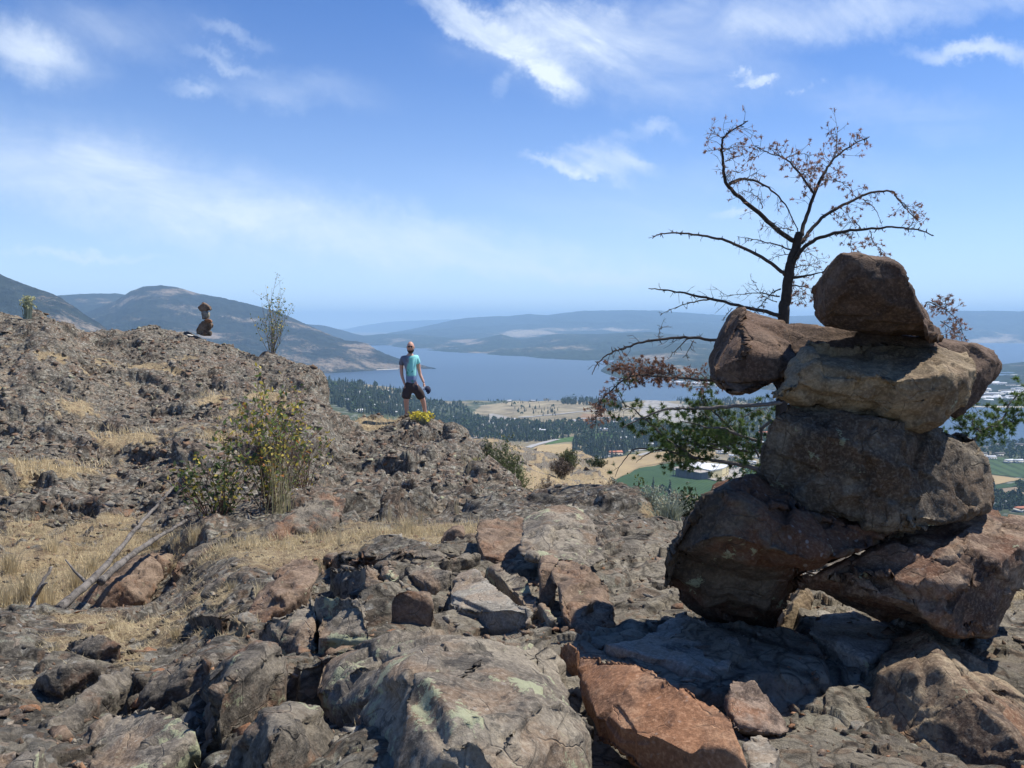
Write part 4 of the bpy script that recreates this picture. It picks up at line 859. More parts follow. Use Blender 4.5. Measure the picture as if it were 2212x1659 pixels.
slab('dark grey boulder with a rusty orange right face at the bottom of the view', None, None, M_dark, None, hulls=[[(*c4(1230,1470),.1),(*c4(1400,1320),.14),(*c4(1600,1265),.16),(*c4(1760,1275),.13),(*c4(1850,1370),.07),(*c4(1900,1500),.0),(*c4(1870,1650),.0),(*c4(1480,1700),.12),(*c4(1150,1700),.0),(*c4(1550,1450),.2)]], amp=.026, cs=.2)
slab('cracked grey boulder with yellow lichen between the central hump and the reddish block', None, None, M_grey, None, hulls=[[(*c4(1380,920),.02),(*c4(1540,760),.14),(*c4(1720,680),.18),(*c4(1760,690),.18),(*c4(1740,980),.04),(*c4(1650,1010),.02)], [(*c4(1790,690),.18),(*c4(1850,680),.18),(*c4(2059,700),.14),(*c4(2080,920),.04),(*c4(1800,980),.02),(*c4(1780,900),.1)]], amp=.024, cs=.16)
stand('reddish grey block with a white-specked crest, upper left of the cracked boulder', [[(1345,800),(1380,700),(1480,600,.1),(1640,565,.1),(1740,640,.05),(1690,700),(1600,745),(1450,830,-.1),(1560,680,-.06)]], (1450,820), M_brown, .3, .9, amp=.024, cs=.15, conv=c4)
slab('row of dark grey rock knobs on the crest behind the central hump', None, None, M_dark, .3, hulls=[[(*c3(230,430),.06),(*c3(330,390),.1),(*c3(430,400),.09),(*c3(480,450),.04),(*c3(300,480),.02)], [(*c3(450,420),.08),(*c3(600,375),.12),(*c3(850,370),.12),(*c3(1000,400),.08),(*c3(850,470),.05),(*c3(500,480),.04)]], amp=.03, cs=.2)
slab('grey block split by a dark crack, left end of the central bedrock crest', None, None, M_grey, .3, hulls=[[(*c3(200,560),.08),(*c3(240,490),.1),(*c3(420,480),.11),(*c3(400,610),.06),(*c3(210,620),.03)], [(*c3(450,490),.11),(*c3(560,480),.1),(*c3(600,570),.06),(*c3(470,610),.04)]], amp=.02, cs=.16)
slab('small tan-pink block set in the middle of the bedrock crest', [(*c3(540,650),.1),(*c3(580,620),.13),(*c3(740,610),.12),(*c3(760,690),.08),(*c3(620,740),.04),(*c3(530,730),.02)], None, M_brown, .25, amp=.014)
slab('grey block with a ragged edge right of the tan-pink block', [(*c3(600,490),.09),(*c3(780,470),.11),(*c3(860,520),.1),(*c3(840,590),.05),(*c3(700,600),.05)], None, M_grey, .25, amp=.02)
stand('pointed dark stone standing on the crest in the dry grass', [[(790,350),(850,300),(880,290),(915,310),(925,395),(860,392),(810,370)]], (880,390), M_brown, .15, .3, 'stone', amp=.01, vox=.009, conv=c3)
stand('brown ledge beside the overhanging grey boulder', [[(950,330),(1080,300,.1),(1280,310,.1),(1300,350),(1180,420,-.1),(1110,450,-.1),(1010,420,-.1)]], (1100,460), M_brown, .3, 1.5, amp=.02, conv=c3)
slab('small terracotta stone in the gully above the flat rust-orange slab', [(*c3(1400,890),.08),(*c3(1460,880),.1),(*c3(1510,920),.1),(*c3(1500,970),.06),(*c3(1470,1000),.03),(*c3(1420,940),.05)], None, M_red, .1, 'stone', 'loose rocks in front of the stack', amp=.006, vox=.006)
stand('dark red boulder under the foot of the fallen dead trunks', [[(400,745),(480,640),(560,580,.1),(700,550,.15),(770,640),(795,700),(770,735),(600,760,-.1),(450,755,-.1),(560,660,-.1),(700,630,-.12)]], (600,755), M_brown, .5, .6, amp=.035, cs=.2, conv=c4)
stand('dark rusty rock in the dry grass behind the fallen trunks', [[(710,570),(780,500),(870,478,.1),(935,525),(900,590),(780,600,-.05)]], (820,600), M_brown, .4, .4, amp=.045, cs=.2, conv=c4)
slab('low dark grey boulder in the straw at the left foreground', None, None, M_dark, None, hulls=[[(*c4(360,990),.03),(*c4(400,930),.08),(*c4(560,895),.12),(*c4(680,960),.09),(*c4(640,1030),.04),(*c4(450,1050),.03)]], amp=.02)
slab('long dark boulder with a brick-red chip, left foreground', None, None, M_dark, None, hulls=[[(*c4(170,1190),.02),(*c4(240,1120),.09),(*c4(400,1060),.12),(*c4(580,1060),.1),(*c4(560,1150),.04),(*c4(330,1230),.03)]], amp=.025)
stand('shard-like dark rock standing on edge near the left corner', [[(180,1540,-.05),(290,1390),(385,1280,.1),(560,1235,.25),(610,1310,.25),(440,1400,.05),(340,1540,-.03)]], (300,1540), M_dark, .2, .6, amp=.022, conv=c4)
slab('flat brown slab filling the bottom left corner', None, None, M_grey, None, hulls=[[(*c4(-200,1620),.02),(*c4(100,1560),.08),(*c4(270,1530),.1),(*c4(330,1600),.06),(*c4(150,1720),.05),(*c4(-150,1800),.02)]], amp=.02)
slab('broad lichen-grey ledge between the shard rock and the rusty boulder', None, None, M_grey, None, hulls=[[(*c4(420,1480),.03),(*c4(640,1330),.1),(*c4(900,1300),.12),(*c4(1120,1400),.08),(*c4(1080,1560),.03),(*c4(800,1720),.05),(*c4(420,1720),.03)]], amp=.028, cs=.2)
slab('slanting dark ledge above the broad lichen-grey ledge', None, None, M_dark, None, hulls=[[(*c4(600,1230),.02),(*c4(800,1120),.1),(*c4(1100,1000),.12),(*c4(1180,1050),.1),(*c4(1000,1260),.03),(*c4(760,1330),.02)]], amp=.028, cs=.18)
stand('low grey rock on the grassy strip left of the reddish block', [[(1095,715),(1130,640),(1220,625),(1238,700),(1160,730,-.05)]], (1160,730), M_dark, .25, .5, amp=.016, conv=c4)
slab('flat dark rock in the straw left of the slanting boulders', [(*c4(1050,810),.02),(*c4(1130,780),.07),(*c4(1260,790),.07),(*c4(1240,840),.02)], None, M_dark, None, amp=.014)
stand('dark angular rock at the foot of the leafy shrub', [[(955,560),(990,480),(1080,455),(1200,395,.2),(1180,440,.2),(1110,540,.1),(1000,570)]], (1000,570), M_dark, .4, .8, amp=.04, cs=.2, conv=c4)
stand('dark tilted slab leaning right of the straw tuft', [[(1440,380,-.1),(1540,300),(1600,285),(1690,180,.2),(1780,190,.4),(1900,240,.4),(1800,300,.2),(1550,370,-.05)]], (1500,385), M_dark, .5, 1.4, amp=.05, cs=.25, vox=.02, conv=c4)
for lab, o, m_, sh in (('cream-grey rubble slab right of the small angular rock', [(530,1530),(640,1500),(760,1560),(740,1660),(600,1680)], M_pale, .08),
                   ('pale bedrock plate seen through the arch of the stack', [(850,890),(960,900),(1180,1010),(1290,1050),(1200,1120),(1120,1200),(950,1120),(840,1060)], M_pale, .04),
                   ('grey shaded bedrock swell at the left foot of the stack', [(100,1040),(300,960),(560,1080),(500,1220),(250,1200),(90,1110)], M_pale, .05),
                   ('flat pale rock plate left of the stack foot', [(-60,1110),(110,1085),(330,1150),(460,1250),(280,1230),(60,1160)], M_pale, .06)):
    slab(lab, [(*c2(x, y), sh) for x, y in o], None, m_, .3, 'slab', amp=.018, cs=.22, chip=.4)
# small stones scattered on the rock: a handful of shapes, copied
def stone_mesh(mat, seed):
    r = np.random.default_rng(seed); pts_ = r.normal(size=(16, 3)); pts_ /= np.linalg.norm(pts_, axis=1)[:, None]; pts_ *= np.array([1, .75, .48])*r.uniform(.8, 1.1, (16, 1))
    me = remesh_hulls([[Vector(p) for p in pts_.tolist()]], .11); rough_up(me, .1, .5, .7, seed, .3); me.name = 'stone'; me.materials.append(mat); return me
kinds = [('small terracotta-red stone lying on the rocky ground', M_red, (1, 2)), ('small dark grey stone lying on the rocky ground', M_dark, (3, 4)), ('small pale stone lying on the rocky ground', M_pale, (5, 6)), ('small brown stone lying on the rocky ground', M_brown, (7, 8))]
SM = [[stone_mesh(m_, s_) for s_ in ss] for _, m_, ss in kinds]
def stone_at(x, y, size, k, sink=.25):
    q = hit(x, y); z = gz(q.x, q.y); o = bpy.data.objects.new('stone', random.choice(SM[k])); COL.objects.link(o)
    s_ = size*q.y/F/2; o.scale = (s_*random.uniform(.85, 1.2), s_*random.uniform(.8, 1.1), s_*random.uniform(.7, 1.2)); o.rotation_euler = (random.uniform(-.3, .3), random.uniform(-.3, .3), random.uniform(0, 6.28))
    o.location = (q.x, q.y, z + s_*(.35-sink)); tag(o, kinds[k][0], 'stone', ('terracotta stones', 'dark grey stones', 'pale stones', 'brown stones')[k] + ' scattered over the ground')
    return o
for cx, cy, sz, k in ((450,830,70,3),(540,830,60,0),(300,1340,45,3),(400,1370,110,3),(160,1500,50,0),(1380,840,55,0),(1430,850,60,3),(1400,820,45,3),(1470,890,45,0),(1490,910,45,3),(1860,1150,30,2),(1000,520,30,2)):
    stone_at(*c3(cx, cy), sz*.42*1.3, k)
for cx, cy, sz, k in ((125,480,70,0),(1140,420,70,0),(710,450,50,3),(270,1210,110,0),(430,1220,90,0),(840,1010,110,0),(160,1430,150,0),(930,1210,60,3),(870,1230,170,0),(1700,420,60,1),(1790,410,70,1),(470,900,120,3),(1390,880,110,2),(1250,950,60,3),(1180,940,60,3),(640,700,60,3),(520,720,60,0)):
    stone_at(*c4(cx, cy), sz*.3867*1.2, k)
for cx, cy, sz, k in ((870,1570,45,2),(910,1620,60,3),(960,1640,60,3),(1060,1530,90,2),(1110,1560,60,3),(780,1500,90,2),(1010,1640,40,2),(1180,1040,110,3),(560,1590,60,2)):
    stone_at(*c2(cx, cy), sz*.4932*1.2, k)
zones = [(0, 600, 1340, 1650, 110), (600, 1300, 1190, 1640, 40), (1200, 1500, 1180, 1330, 22), (1650, 2000, 1560, 1655, 16), (300, 1000, 1130, 1300, 40), (0, 420, 1080, 1300, 14)]
for x0, x1, y0, y1, n in zones:
    for _ in range(n):
        y = random.uniform(y0, y1); stone_at(random.uniform(x0, x1), y, random.uniform(8, 15)*(1+(y-1100)/420), random.choice((0, 1, 1, 2, 3, 3)))
# the small cairn on the ridge
GC = 'stones of the small cairn on the ridge'
def cc(cx, cy): return (400+cx*.18083)*.8848, (700+cy*.18083)*.8848
def cst(label, o, Y, back, mat):
    rock('stone', label, [hullpts(o, cc, back, .15, Y=Y)], mat, .028, .03, .22, .7, None, 'rock', GC)
cst('topmost tilted dark brown stone of the small cairn on the ridge', [(445,290),(500,250),(515,205),(575,240),(625,285),(635,330),(560,325),(490,345)], 23.9, .4, M_brown)
cst('tan stone second from the top of the small cairn', [(490,350),(545,315),(610,350),(620,430),(520,450)], 23.9, .35, M_pale)
cst('thin rust-orange stone in the middle of the small cairn', [(575,445),(600,430),(655,462),(640,490),(600,492),(510,452)], 23.85, .35, M_red)  # rust-red stone colour
cst('slanting brown stone above the base of the small cairn', [(510,450),(600,470),(660,500),(655,545),(620,600),(430,582),(470,530)], 23.9, .45, M_brown)
cst('dark base stone of the small cairn on the ridge', [(430,580),(520,575),(600,590),(635,605),(625,680),(560,675),(420,650)], 23.9, .5, M_dark)
for x, y, w_, lb in ((355,650,110,'white-lichened flat stone left of the small cairn'),):
    q = P(*cc(x, y), 23.3); o = bpy.data.objects.new('stone', SM[2][0].copy()); o.data.materials[0] = plain('white_lichen', (.55,.53,.47), .9, .3, 6); COL.objects.link(o)
    o.location = q; s_ = w_*.16*23.6/F/2; o.scale = (s_, s_, s_*.6); tag(o, lb, 'stone')
# ------------------------------------------------------------------ dead tree, live boughs
M_bark = plain('bark_dark', (.045,.036,.03), .9, .5, 25, bstr=.6); M_bark2 = plain('bark_weathered', (.12,.105,.09), .9, .5, 25, bstr=.6)
M_dead = plain('dead_needles', (.36,.20,.13), .9, .5, 4, trans=.3); M_dead2 = plain('faded_needles', (.40,.25,.18), .9, .5, 4, trans=.3)
M_needle = plain('live_needles', (.13,.19,.055), .7, .6, 5, trans=.35)
def smooth_path(pts_, n=5, wob=0.0):
    out = []
    for i in range(len(pts_)-1):
        p0 = pts_[max(i-1, 0)]; p1, p2 = pts_[i], pts_[i+1]; p3_ = pts_[min(i+2, len(pts_)-1)]
        for k in range(n):
            s = k/n; out.append(.5*((2*p1)+(p2-p0)*s+(2*p0-5*p1+4*p2-p3_)*s*s+(3*p1-p0-3*p2+p3_)*s**3) + Vector([random.uniform(-wob, wob) for _ in range(3)]))
    out.append(pts_[-1]); return out
def needles(mb, p, d, L, w, n, spread=1.0):
    """a spray of short needles round point p"""
    for _ in range(n):
        v = (Vector([random.gauss(0, 1) for _ in range(3)]).normalized()*spread + d*.6).normalized(); s = v.cross(Vector([random.gauss(0, 1) for _ in range(3)])).normalized()*w
        l = L*random.uniform(.6, 1.2); mb.add([p-s, p+s, p+v*l], [(0, 1, 2)])
def twigs(mbw, mbn, path, dens, L, side=1.0, r0=.0028, nd=5, nl=.022, nw=.004, up=.0, skip=.15, leafp=.8, sub=2):
    """side twigs along a branch, with needle tufts near their ends"""
    tot = sum((b-a).length for a, b in zip(path[:-1], path[1:])); acc = 0
    for i in range(len(path)-1):
        a, b = path[i], path[i+1]; seg = (b-a).length; acc += seg
        if acc < tot*skip: continue
        d = (b-a).normalized()
        k = seg*dens; k = int(k)+(random.random() < k-int(k))
        for _ in range(k):
            p = a.lerp(b, random.random()); v = d.cross(Vector([random.gauss(0, 1) for _ in range(3)])).normalized()*side
            v = (v*.8 + d*.6 + Vector((0, 0, up))).normalized(); l = L*random.uniform(.4, 1.15)
            q = [p]
            for j in range(3):
                v = (v + Vector([random.gauss(0, .28) for _ in range(3)]) + Vector((0, 0, -.08))).normalized(); q.append(q[-1]+v*l/3)
            mbw.tube(q, [r0, r0*.8, r0*.6, r0*.35], 3, False)
            for s_ in range(sub):
                j = random.choice((1, 2)); o = q[j]; vv = (v + Vector([random.gauss(0, .8) for _ in range(3)])).normalized(); e = o+vv*l*.35
                mbw.tube([o, e], [r0*.6, r0*.3], 3, False)
                if random.random() < leafp: needles(mbn, e, vv, nl, nw, nd)
            if random.random() < leafp:
                for f in (.6, .8, 1.0):
                    needles(mbn, q[2].lerp(q[3], f), v, nl, nw, nd)
TY = 9.0
q0 = P(*c1(905, 1190), TY); tree = empty('pine_tree', (q0.x+.03, TY, float(base_z(q0.x, TY))-.1), 'half-dead crooked pine with bare dark limbs and reddish brown needles behind the stone stack', 'tree')
def tp(lst, dY=0.0, cv=c1):
    out = []
    for i, q in enumerate(lst): out.append(P(*cv(q[0], q[1]), TY + dY*i/max(1, len(lst)-1) + (q[2] if len(q) > 2 else 0)))
    return out
mt = MB(); base_ = Vector(tree.location)
trunk = [base_, Vector((q0.x+.02, TY, (base_.z+q0.z)/2))] + tp([(912,1180),(925,1070),(940,950),(955,860),(985,770),(1000,700)])
tr_s = smooth_path(trunk, 5, .004); mt.tube(tr_s, list(np.linspace(.064, .042, len(tr_s))), 10)
child(mt.build('trunk', M_bark, origin=base_), tree)
limbs = [ # points on the crop, start radius, depth drift, twig density, twig length, needle material (d/f/n none)
 ([(970,750),(870,680),(760,580),(640,480),(600,430),(588,330),(580,260),(590,190),(650,140),(722,100)], .045, -.5, 8, .22, 'f'),
 ([(588,195),(560,180),(525,145)], .010, .1, 14, .16, 'f'), ([(585,265),(640,240),(700,235)], .009, .2, 16, .18, 'd'), ([(600,320),(650,295),(692,285),(690,240)], .010, .1, 10, .14, 'f'), ([(583,262),(540,255),(505,270)], .007, 0, 16, .14, 'd'),
 ([(612,445),(680,415),(750,420),(830,460),(920,550),(985,680),(985,720)], .028, .4, 7, .2, 'f'), ([(625,440),(660,430),(715,410),(790,360)], .012, -.3, 12, .18, 'f'), ([(610,400),(640,375),(700,385)], .008, -.2, 10, .15, 'f'),
 ([(1010,720),(1030,640),(1080,490),(1140,370),(1200,290),(1290,230),(1378,185)], .040, .5, 13, .24, 'd'), ([(1190,300),(1200,230),(1205,150)], .012, .2, 18, .2, 'd'),
 ([(1080,490),(1020,410),(930,310),(840,275),(745,230)], .022, -.5, 13, .22, 'd'), ([(1000,390),(1060,370),(1130,355)], .009, -.2, 14, .18, 'd'), ([(930,300),(1000,275),(1060,290)], .009, .1, 16, .18, 'd'),
 ([(1140,420),(1210,425),(1290,490)], .010, .2, 14, .18, 'd'),
 ([(1010,760),(1060,690),(1140,610),(1260,540),(1380,490),(1490,480),(1530,520),(1580,580),(1640,640)], .036, .6, 7, .2, 'd'), ([(1560,540),(1600,590),(1640,650)], .01, .0, 26, .18, 'd'), ([(1340,520),(1400,570),(1430,620),(1448,675)], .010, -.1, 2, .08, 'n'), ([(1380,490),(1385,540)], .006, 0, 1, .05, 'n'),
 ([(955,900),(1000,810),(1090,740),(1220,700),(1360,685),(1500,675),(1640,690),(1725,720)], .040, -.6, 3, .12, 'n'), ([(1340,690),(1300,650),(1210,655)], .010, .1, 18, .2, 'd'), ([(1380,690),(1400,760),(1450,800)], .010, -.1, 18, .2, 'd'), ([(1290,700),(1275,770),(1290,830)], .008, .2, 16, .16, 'd'),
 ([(920,930),(850,870),(700,790),(580,740),(450,715),(330,705),(240,712),(205,735)], .034, -.5, 2.5, .08, 'n'),
 ([(950,795),(860,765),(750,740),(660,725)], .015, .3, 11, .2, 'n'), ([(965,690),(890,680),(800,670)], .010, -.3, 12, .2, 'n'), ([(800,575),(780,520),(720,480),(670,490)], .010, .2, 14, .18, 'n'), ([(940,820),(880,830),(830,850)], .008, .2, 6, .14, 'n'),
 ([(960,950),(1040,935),(1130,915)], .030, -.3, 5, .16, 'f'), ([(955,985),(1020,995),(1090,1005)], .016, .2, 8, .2, 'd'), ([(970,890),(1030,880),(1100,890)], .012, .3, 16, .24, 'f'), ([(985,800),(1040,810),(1110,850)], .010, -.2, 14, .2, 'f'),
 ([(900,1160),(820,1130),(700,1105),(520,1060),(400,1035),(290,1015),(185,1005)], .038, -.6, 5, .16, 'n'), ([(520,1062),(450,1075),(350,1100),(245,1145)], .016, -.2, 3, .1, 'n'), ([(640,1110),(600,1150),(580,1180)], .008, 0, 3, .1, 'n'),
 ([(890,1050),(800,1030),(700,1035),(560,1050)], .014, .3, 12, .2, 'n'), ([(900,1010),(850,1030),(780,1110),(760,1140)], .014, -.2, 7, .18, 'f'), ([(880,1080),(800,1040),(750,960)], .008, -.2, 9, .18, 'n'), ([(930,1040),(1000,1050),(1030,1060)], .008, .2, 14, .16, 'd'),
 ([(930,1250),(600,1285),(430,1270),(300,1275),(150,1295),(50,1330),(0,1345),(-60,1380),(-105,1430),(-120,1470)], .030, -.8, 5, .17, 'n'), ([(400,1275),(340,1330),(285,1390)], .013, 0, 2, .08, 'n'), ([(430,1285),(390,1360),(405,1395)], .010, -.1, 4, .1, 'n'), ([(240,1280),(245,1230),(260,1210)], .006, .1, 14, .16, 'n'), ([(20,1340),(35,1370),(40,1410)], .006, 0, 3, .1, 'n'),
 ([(930,1430),(700,1500),(520,1500),(380,1490),(250,1480),(130,1470),(50,1500),(0,1540),(-60,1600),(-95,1670),(-100,1720)], .026, -.7, 14, .17, 'd'), ([(360,1490),(250,1450),(130,1430),(40,1440)], .012, .1, 75, .2, 'D'), ([(500,1500),(450,1460),(380,1480)], .010, .1, 26, .18, 'd'), ([(0,1540),(-50,1620),(-70,1690)], .008, .1, 40, .16, 'd'),
 ([(1700,1300),(1650,1200),(1690,1080),(1760,1110),(1830,1150),(1870,1210),(1900,1290)], .014, .3, 16, .18, 'd'), ([(1790,1130),(1790,1070),(1800,1060)], .007, .1, 22, .15, 'd'), ([(1760,1180),(1830,1230),(1880,1290)], .008, .1, 18, .16, 'd'),
]
for pl, r0, dY, dens, L, kind in limbs:
    path = smooth_path(tp(pl, dY), 5, .006); mw, mn = MB(), MB()
    r0 *= .6; mw.tube(path, [r0*(1-.82*i/(len(path)-1)) for i in range(len(path))], 7)
    for _ in range(int(len(path)*.7)):                    # snapped stubs
        i = random.randrange(1, len(path)-1); p = path[i]; v = Vector([random.gauss(0, 1) for _ in range(3)]).normalized(); mw.tube([p, p+v*random.uniform(.02, .06)], [r0*.25+.002, .002], 4)
    twigs(mw, mn, path, dens*2.1, L, nd={'n': 0, 'f': 5, 'd': 8, 'D': 15}[kind], leafp={'n': 0, 'f': .55, 'd': .95, 'D': 1}[kind], nl=.032, nw=.0042, skip=.22 if r0 > .0136 else .05)
    b = child(mw.build('branch', M_bark if r0 > .008 else M_bark2, origin=path[0]), tree)
    if mn.v:
        f = mn.build('needles', M_dead if kind in 'dD' else M_dead2, origin=path[0]); f.parent = b; f.location = (0, 0, 0)
def c5(cx, cy): return 1238.7+cx*.2, 796.3+cy*.2
def c6(cx, cy): return (2200+cx*.2171)*.8848, (900+cy*.2171)*.8848
live = [([(2300,1160),(2000,1080),(1700,1020),(1500,990),(1300,960),(1170,940),(1100,880)], c5, .03, 0, 24, .26), ([(1170,940),(1000,880),(860,880),(680,860),(600,930),(500,1050),(450,1170)], c5, .012, -.3, 3, .12), ([(870,890),(760,940),(680,1015)], c5, .010, -.1, 7, .14),
 ([(2140,560),(2040,650),(2030,770),(1980,860),(1700,790),(1500,710)], c5, .022, .2, 34, .26), ([(2020,790),(1750,700),(1600,640),(1450,640),(1300,590),(1150,570)], c5, .020, -.3, 26, .24),
 ([(2400,340),(2212,370),(1900,395),(1500,420),(1300,430),(1150,432),(1000,440),(850,490),(700,550),(520,640)], c5, .026, -.4, 6, .2), ([(1750,700),(1650,600),(1550,500),(1430,400),(1380,310),(1385,200)], c5, .016, .2, 46, .26),
 ([(1300,960),(1150,850),(1000,760),(880,640),(740,520),(640,430),(540,380),(490,270)], c5, .016, -.2, 34, .24), ([(1400,860),(1250,780),(1100,740),(950,620),(900,560)], c5, .012, .3, 42, .26), ([(1700,860),(1500,820),(1300,800),(1150,840),(1000,820)], c5, .012, -.1, 44, .26),
 ([(2000,960),(1950,850),(1850,760),(1800,620),(1900,480),(2100,420)], c5, .014, .2, 34, .26), ([(1900,900),(1750,860),(1650,760),(1600,700)], c5, .012, .4, 40, .26),([(1600,880),(1400,840),(1250,900),(1120,960)], c5, .012, .2, 40, .24),([(1480,560),(1400,480),(1350,420)], c5, .009, .2, 40, .2),
 ([(800,840),(900,720),(1050,620),(1150,560),(1200,420),(1300,300),(1420,230)], c6, .022, .3, 40, .22), ([(900,700),(800,640),(860,480)], c6, .010, .1, 50, .2), ([(1000,650),(1180,640),(1280,540),(1340,480)], c6, .010, .1, 30, .16), ([(850,760),(950,740),(1030,700)], c6, .010, 0, 46, .18), ([(760,660),(650,640),(600,620)], c6, .007, 0, 46, .14)]
for pl, cv, r0, dY, dens, L in live:
    path = smooth_path(tp(pl, dY, cv), 5, .006); mw, mn = MB(), MB(); mw.tube(path, [r0*(1-.8*i/(len(path)-1)) for i in range(len(path))], 6)
    twigs(mw, mn, path, dens*1.15, L*.95, nd=24, leafp=1 if dens > 10 else .4, nl=.048, nw=.0036, skip=.08, up=.1)
    b = child(mw.build('branch', M_bark2, origin=path[0]), tree)
    if mn.v: f = mn.build('needles', M_needle, origin=path[0]); f.parent = b; f.location = (0, 0, 0)
# ------------------------------------------------------------------ shrubs
M_leafg = plain('leaf_green', (.13,.18,.05), .6, .6, 3, trans=.35); M_leafy = plain('leaf_yellow', (.55,.44,.08), .6, .4, 3, trans=.35); M_leafo = plain('leaf_orange', (.5,.2,.05), .6, .4, 3, trans=.35)
M_leafd = plain('leaf_dark', (.04,.065,.025), .6, .5, 3, trans=.3); M_stem = plain('stem_red_brown', (.12,.07,.05), .85, .4, 9); M_stemg = plain('stem_grey', (.2,.17,.14), .9, .4, 9)
M_sage = plain('sage_leaf', (.30,.33,.25), .85, .35, 4, trans=.2); M_yfl = plain('yellow_flower', (.66,.56,.08), .8, .25, 5, trans=.2); M_pfl = plain('pale_yellow_flower', (.52,.52,.30), .8, .3, 5, trans=.2); M_straw = plain('straw', (.60,.50,.31), .85, .4, 3, trans=.3); M_strawg = plain('straw_green', (.62,.54,.26), .85, .4, 3, trans=.3); M_olive = plain('olive_broom', (.10,.125,.05), .8, .5, 2, trans=.25); M_twigb = plain('brown_twigs', (.13,.10,.075), .9, .4, 3)
def leafq(mb, p, s, el=.6):
    n = Vector([random.gauss(0, 1) for _ in range(3)]).normalized(); a = n.orthogonal().normalized(); a.rotate(Matrix.Rotation(random.uniform(0, 6.28), 3, n)); b = n.cross(a)*el
    mb.add([p-a*s, p-b*s*.8+n*s*.15, p+a*s, p+b*s*.8+n*s*.15], [(0, 1, 2, 3)])
def shrub(name, label, base, stems, H, Wd, leafsets, Ls, stem_mat, cat='shrub', r=.008, lean=(0, 0), leaves=18, group=None, bare=.25, curve=.25, tw=3, thin=1.0):
    """many arching stems from one foot; leafsets: [(material, share, name)]"""
    b = Vector(base); root = empty(name, b, label, cat, group); ms = MB(); ml = [MB() for _ in leafsets]
    for _ in range(stems):
        a = random.uniform(0, 6.28); rr = random.random()**.6; h = H*random.uniform(.55, 1)*(1-.35*rr)
        end = b + Vector((math.cos(a)*rr*Wd/2+lean[0], math.sin(a)*rr*Wd/2+lean[1], h)); mid = b.lerp(end, .5) + Vector((random.gauss(0, Wd*.05), random.gauss(0, Wd*.05), h*curve*.3))
        path = smooth_path([b+Vector((random.gauss(0, Wd*.05), random.gauss(0, Wd*.05), -.03)), mid, end], 4, H*.008)
        ms.tube(path, [r*(1-.75*i/(len(path)-1)) for i in range(len(path))], 4, False)
        pts_ = []
        for _k in range(tw):
            i = random.randrange(int(len(path)*.3), len(path)-1); p = path[i]; v = Vector((random.gauss(0, .5), random.gauss(0, .5), .7)).normalized(); e = p+v*H*random.uniform(.08, .22)
            ms.tube([p, e], [r*.4, r*.2], 3, False); pts_ += [p.lerp(e, f) for f in (.3, .5, .7, .85, 1)]
        for _k in range(leaves):
            f = bare+(1-bare)*random.random(); i = min(len(path)-2, int(f*(len(path)-1))); p = path[i].lerp(path[i+1], random.random()) if random.random() < .45 or not pts_ else random.choice(pts_)
            p = p + Vector([random.gauss(0, Wd*.025) for _ in range(3)]); x = random.random(); k = 0
            while k < len(leafsets)-1 and x > leafsets[k][1]: x -= leafsets[k][1]; k += 1
            leafq(ml[k], p, Ls*random.uniform(.6, 1.25), .6*thin)
    child(ms.build('stems', stem_mat, origin=b), root)
    for (m_, sh, nm), q in zip(leafsets, ml):
        if q.v: child(q.build(nm, m_, origin=b, smooth=False), root)
    return root
def gp(x, y, Y=None):
    q = hit(x, y) if Y is None else P(x, y, Y); return Vector((q.x, q.y, gz(q.x, q.y)))
b = gp(590, 1140); b2 = gp(470, 1160)
b = Vector((P(590,1100,8.6).x, 8.6, gz(P(590,1100,8.6).x, 8.6)))
shrub('leafy_shrub', 'tall leafy shrub with green, yellow and orange leaves at the foot of the rocky ridge', b, 38, 1.7, 1.25, [(M_leafg, .55, 'green_leaves'), (M_leafy, .38, 'yellow_leaves'), (M_leafo, .07, 'orange_leaves')], .028, M_stem, leaves=30, lean=(.02, 0), tw=6, r=.0045, curve=.5)
b = Vector((P(470,1150,8.1).x, 8.1, gz(P(470,1150,8.1).x, 8.1)))
shrub('leafy_shrub', 'lower dark green leafy shrub with yellow leaves beside the tips of the dead trunks', b, 26, 1.0, 1.15, [(M_leafd, .5, 'dark_leaves'), (M_leafg, .3, 'green_leaves'), (M_leafy, .2, 'yellow_leaves')], .030, M_stem, leaves=22, lean=(.05, 0), tw=3, r=.006)
b = Vector((P(650,1050,9.5).x, 9.5, gz(P(650,1050,9.5).x, 9.5)))
shrub('bare_shrub', 'thin reddish-stemmed shrub nearly bare, right of the tall leafy shrub', b, 40, 1.15, .8, [(M_leafy, .5, 'yellow_leaves'), (M_leafg, .5, 'green_leaves')], .018, M_stem, leaves=7, tw=4, r=.004)
def tuft(name, label, base, n, H, Wd, mat, w=.003, lean=0, cat='grass tuft', group=None, flower=None):
    b = Vector(base); mb = MB(); mf = MB()
    for _ in range(n):
        a = random.uniform(0, 6.28); rr = random.random(); p0 = b+Vector((random.gauss(0, Wd*.1), random.gauss(0, Wd*.1), -.02)); h = H*random.uniform(.5, 1)
        d = Vector((math.cos(a), math.sin(a), 0))*Wd*.5*rr + Vector((lean, 0, 0)); p1 = p0+d*.35+Vector((0, 0, h*.6)); p2 = p0+d+Vector((0, 0, h)); s = Vector((-math.sin(a), math.cos(a), 0))*w
        if abs(s.x) < w*.4: s = Vector((w, 0, 0))
        mb.add([p0-s, p0+s, p1+s*.7, p1-s*.7, p2], [(0, 1, 2, 3), (3, 2, 4)])
        if flower and random.random() < .6:
            for _k in range(4): leafq(mf, p2+Vector([random.gauss(0, Wd*.03) for _ in range(3)]), flower[1])
    if not flower: return tag(mb.build(name, mat, origin=b, smooth=False), label, cat, group)
    root = empty(name, b, label, cat, group); child(mb.build('stems', mat, origin=b, smooth=False), root); child(mf.build('foliage', flower[0], origin=b, smooth=False), root); return root
